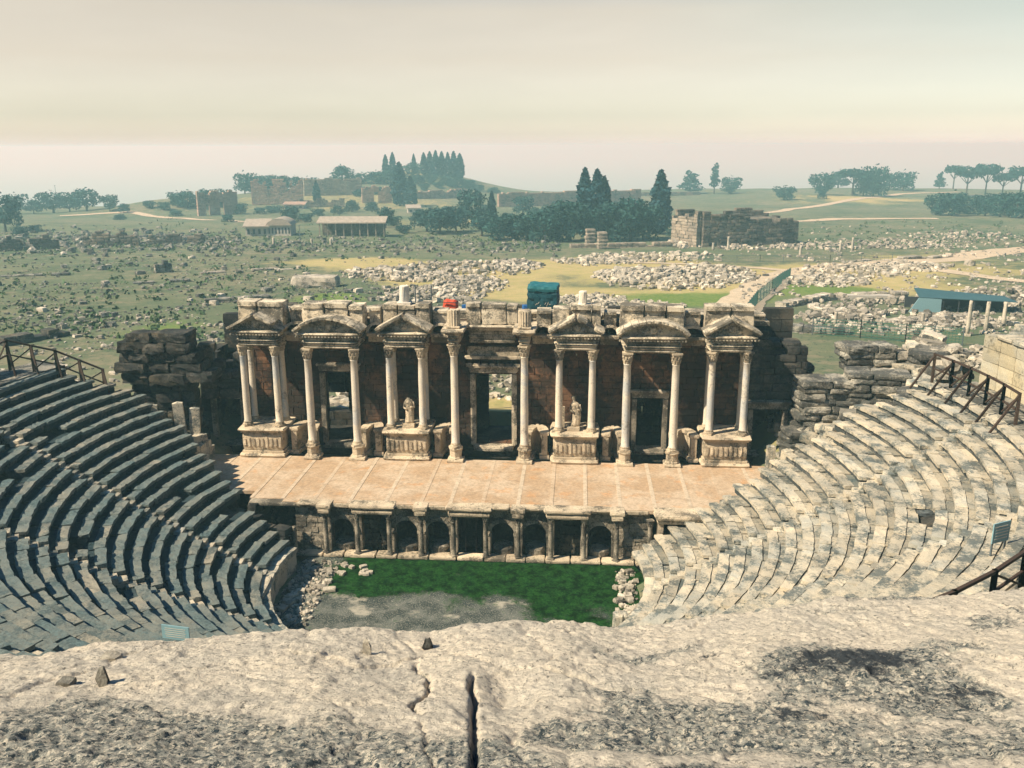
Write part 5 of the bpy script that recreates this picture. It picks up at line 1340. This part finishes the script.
fence([(747, 318), (757, 304), (772, 292), (790, 279)], 2.2, 'green mesh fence along the right edge of the dirt path', 2.5)
fence([(812, 335), (860, 338), (905, 342), (962, 346)], 2.2, 'green mesh fence behind the right block heap', 3.0)
fence([(690, 262), (760, 262), (830, 262), (892, 261)], 1.6, 'faint post and wire fence crossing the field before the ruined hall', 5, 3, 'bulb')
for px, b, tp in ((58, 211, 186), (300, 240, 226), (545, 250, 236)):
    p = hit(px, b); H = (b - tp) / F * dist(p); s_ = thing('lamp_post', {58: 'thin tall mast among the trees on the left skyline', 300: 'thin grey lamp post before the white buildings', 545: 'thin grey lamp post before the dark grove'}[px], 'pole', tuple(p))
    m = MB(); m.lathe([(.14, 0), (.1, H)], (0, 0, 0), 6); m.build('mast', MAT['bulb'], s_); m = MB(); m.box((0, 0, H), (.7, .25, .15)); m.build('lamp_head', MAT['bulb'], s_)

# ---------------------------------------------------------------- rock in the foreground, below the camera
fh = np.array([-math.sin(PS), math.cos(PS)]); rh_ = np.array([math.cos(PS), math.sin(PS)])
EX = [-60, 0, 50, 100, 200, 300, 380, 430, 460, 500, 560, 620, 660, 750, 850, 950, 1024, 1100]; EY = [652, 650, 650, 645, 639, 633, 630, 633, 625, 621, 621, 627, 625, 610, 602, 595, 588, 584]
def edge_ratio(vu):                                     # drop/forward ratio of the rim for a lateral/forward ratio
    px = 512 + vu * F * .9; y = np.interp(px, EX, EY); q = (y - 384) / F
    return (math.sin(TH) + math.cos(TH) * q) / (math.cos(TH) - math.sin(TH) * q)
U = np.concatenate([np.arange(-2.5, 1.9, .07), np.arange(1.9, 4.75, .0095), np.arange(4.75, 7.4, .06)]); Vv = np.concatenate([np.arange(-8, -2.9, .08), np.arange(-2.9, 3.3, .0095), np.arange(3.3, 8, .08)])
VV, UU = np.meshgrid(Vv, U)
vu = np.clip(VV / 4.2, -.75, .75)
ue = 4.15 + .45 * sstep(-.1, .6, vu) + .22 * fbm(VV * .8, VV * 0, 0, 4, 31)
rat = edge_ratio(vu)
k_ = (rat * ue - 1.72) / (ue - 2.15)
drop = 1.72 + (UU - 2.15) * k_
drop = np.where(UU < 2.15, 1.72 - (2.15 - UU) * .06, drop)
over = np.clip(UU - ue, 0, None); drop = drop + 1.15 * over + 1.2 * over * sstep(0, .25, over)
# side skirts keep the ledge solid from a step to the side
X = CAM[0] + fh[0] * UU + rh_[0] * VV; Y = CAM[1] + fh[1] * UU + rh_[1] * VV
wx = VV + .25 * fbm(VV * 1.5, UU * 1.5, 0, 3, 41); wy = UU + .25 * fbm(VV * 1.5, UU * 1.5, 0, 3, 42)
# lichen-grey crumbly areas (own colour and own roughness of the rock)
def gs(px, py, sx, sy):
    q = (py - 384) / F; u0 = 3.0
    # forward distance of that pixel on the sloping rock
    rr_ = (math.sin(TH) + math.cos(TH) * q) / (math.cos(TH) - math.sin(TH) * q); kk = .33
    u0 = (1.72 - 2.15 * kk) / (rr_ - kk); v0 = (px - 512) / F / (math.cos(TH) - math.sin(TH) * q) * u0
    return np.exp(-((wx - v0) / (sx / F * u0 * 1.1)) ** 2 - ((wy - u0) / (sy / F * u0 * 2.6)) ** 2)
crumb = np.clip(1.2 * gs(200, 745, 300, 50) + gs(20, 720, 120, 40) + gs(640, 700, 60, 24) + gs(850, 668, 120, 30) + gs(930, 690, 70, 26) + gs(740, 712, 110, 30) + 1.0 * gs(720, 770, 200, 26) + .8 * gs(610, 725, 60, 16) + .6 * gs(430, 765, 80, 16) + .5 * gs(150, 655, 120, 6) + .6 * gs(660, 645, 80, 8) + .6 * gs(900, 610, 90, 9) + gs(1000, 640, 50, 26) + .7 * gs(560, 715, 40, 16) + 1.0 * gs(930, 740, 130, 26) + .5 * gs(820, 620, 60, 10), 0, 1)
crumb = np.clip(crumb * 1.1 + .65 * fbm(VV * 2.6, UU * 2.6, 0, 5, 51) - .14, 0, 1)
darkp = np.clip(gs(850, 664, 80, 20) + .35 * gs(900, 690, 90, 14) + .3 * gs(760, 700, 60, 14) + .6 * gs(630, 695, 40, 14) + .5 * gs(700, 655, 30, 8) + .3 * gs(960, 690, 40, 10) + .5 * gs(650, 762, 60, 12), 0, 1); darkp = np.clip(darkp + .5 * fbm(VV * 5, UU * 5, 0, 4, 61) * (darkp > .05), 0, 1)
rel = .028 * fbm(wx * 1.1, wy * 1.1, 0, 3, 71) + .005 * fbm(VV * 5, UU * 5, 0, 4, 72)
fine_ = fbm(VV * 17, UU * 11, 0, 3, 73); pit = np.clip(fbm(VV * 10, UU * 7, 0, 3, 74) - .34, 0, 1)
rel = rel + crumb * (.005 * fine_ + .003 * fbm(VV * 7, UU * 5, 0, 3, 75)) + (1 - crumb) * .010 * fine_ + .006 * fbm(VV * 34, UU * 26, 0, 2, 79) - .045 * pit * (.6 + .4 * crumb) - .012 * crumb - .008 * darkp
rel = rel - .02 * np.clip(fbm(VV * 2.2 + 3, UU * 3.0, 0, 4, 77) - .30, 0, 1) * 2
def cells(x, y, s):
    i = np.floor(x).astype(np.int64); j = np.floor(y).astype(np.int64); f1 = np.full(x.shape, 9.0); f2 = f1.copy(); cid = np.zeros(x.shape)
    for a_ in (-1, 0, 1):
        for b_ in (-1, 0, 1):
            ci, cj = i + a_, j + b_; k0 = np.zeros_like(ci)
            d_ = np.hypot(ci + .5 + .9 * (_h(ci, cj, k0, s) - .5) - x, cj + .5 + .9 * (_h(ci, cj, k0, s + 1) - .5) - y)
            nf = d_ < f1; f2 = np.where(nf, f1, np.minimum(f2, d_)); cid = np.where(nf, _h(ci, cj, k0, s + 2), cid); f1 = np.where(nf, d_, f1)
    return f1, f2, cid
kx, ky = VV + .12 * fbm(VV * 4, UU * 4, 0, 3, 91), UU + .12 * fbm(VV * 4, UU * 4, 0, 3, 92)
f1, f2, cid = cells(kx * 2.0, ky * 1.5, 100); rel = rel + .018 * (cid - .5) - .012 * np.exp(-(f2 - f1) / .05) * (fbm(VV * 1.5, UU * 1.5, 0, 3, 93) > -.05)
f1, f2, cid = cells(kx * 8.5, ky * 6.5, 110); rel = rel + (.003 + .002 * crumb) * (cid - .5) - (.001 + .002 * crumb) * np.exp(-(f2 - f1) / .12)
f1, f2, cid = cells(VV * 26, UU * 20, 120); rel = rel + (.002 + .007 * crumb) * (cid - .5)
f1, f2, cid = cells(VV * 48, UU * 38, 130); rel = rel + (.0015 + .008 * crumb) * (cid - .5)
q_ = fbm(wx * 1.7, wy * 1.7, 0, 5, 95) * 5; rel = rel + .007 * (np.floor(q_) + sstep(.42, .58, q_ - np.floor(q_)))
def crack(v_of_u, u0, u1, wd, dp):
    d = np.abs(VV - v_of_u(UU)); m_ = sstep(u0, u0 + .15, UU) * (1 - sstep(u1 - .15, u1, UU)); return -dp * m_ * np.exp(-(d / wd) ** 2)
rel = rel + crack(lambda u: -.050 * u + .016 * fbm(u * 9, u * 0, 0, 4, 81), -3, 3.3, .010, .085)
rel = rel + crack(lambda u: -.115 * u + .06 * fbm(u * 6, u * 0, 0, 4, 82), 2.75, 3.6, .008, .05)
rel = rel + crack(lambda u: -.105 * u + .09 * fbm(u * 4, u * 0, 0, 4, 83), 2.0, 2.8, .007, .02)
rel = rel - .07 * np.exp(-((VV + .02) / .11) ** 2 - ((UU - 3.1) / .25) ** 2)          # broken pocket beside the crack
rel = rel + .05 * sstep(-.03, .0, VV + .050 * UU) * 0
Z = CAM[2] - drop + rel
t = NT('foreground_rock')
cr_ = t.attr('crumb'); dkp = t.attr('darkp'); n1 = t.noise(2.2, 6, .65); n2 = t.noise(14, 7, .75); n3 = t.noise(55, 5, .7)
c = t.mix(t.mrange(n1, .36, .64), (.64, .545, .43), (.56, .49, .40))
c = t.mix(t.math('MULTIPLY', t.mrange(n2, .5, .66), .55), c, (.33, .30, .25))
c = t.mix(t.math('MULTIPLY', t.mrange(t.noise(38, 5, .75), .57, .63), .8), c, (.10, .10, .09))
gy2 = t.mix(t.mrange(n2, .38, .62), (.15, .155, .14), (.36, .34, .29))
gy2 = t.mix(t.mrange(t.noise(42, 4, .75), .50, .56), gy2, (.56, .49, .39))
gy2 = t.mix(t.mrange(t.noise(34, 5, .8), .52, .57), gy2, (.04, .055, .062))
q = t.math('ADD', cr_, t.math('MULTIPLY', t.math('SUBTRACT', t.noise(9, 8, .8), .5), 1.8)); c = t.mix(t.mrange(q, .30, .55), c, gy2)
q = t.math('ADD', dkp, t.math('MULTIPLY', t.math('SUBTRACT', t.noise(13, 9, .85), .5), 3.2)); c = t.mix(t.mrange(q, .40, .75), c, (.035, .042, .048))
c = t.mul(c, t.mrange(n3, .3, .7, .8, 1.18, False))
nb = t.bump(n2, .035, .8); nb = t.bump(n3, .014, .8, nb); t.fin(c, nb)
o = grid_mesh('rock_ground', X, Y, Z, t.m, {'crumb': crumb, 'darkp': darkp})
tag(o, 'weathered pale rock ledge with grey lichen at the top of the seating', 'rock', kind='structure')
def rock_at(px, py):
    d = ray(px, py); ts = np.arange(1.5, 6.5, .01); best = None
    for t_ in ts:
        p = CAM + d * t_; u = (p[:2] - CAM[:2]) @ fh; v = (p[:2] - CAM[:2]) @ rh_
        i = min(np.searchsorted(U, u), len(U) - 1); j = min(np.searchsorted(Vv, v), len(Vv) - 1)
        if p[2] <= Z[i, j]: return np.array([p[0], p[1], Z[i, j]])
    return p
for px, py, w_, h, lb in ((104, 684, 14, 22, 'dark pointed stone standing upright on the rock at left'), (67, 686, 18, 8, 'flat dark stone beside the pointed stone on the rock'), (367, 654, 10, 17, 'small pale pointed stone near the rim of the rock'), (428, 649, 11, 12, 'small dark pointed stone near the rim of the rock'), (112, 660, 20, 6, 'flat grey stone lying behind the pointed stone')):
    p = rock_at(px, py); D = dist(p); a_, b_ = w_ / F * D, h / F * D
    mb = MB(); u_, f_ = cube_tpl((2, 2, 2)); v = u_ / ((np.abs(u_) ** 5).sum(1) ** .2)[:, None]
    tp = 1 - .55 * (v[:, 2] + 1) / 2 * (h > w_); v = v * np.array([a_ / 2, a_ * .4, b_ / 2]); v[:, :2] *= tp[:, None]; v += rng.normal(0, .09, v.shape) * min(a_, b_)
    mb.add(v + (0, 0, b_ * .42), f_, -.2); o = mb.build('loose_stone', MAT['block'] if 'dark' in lb else MAT['rubble']); o.location = p; tag(o, lb, 'stone')
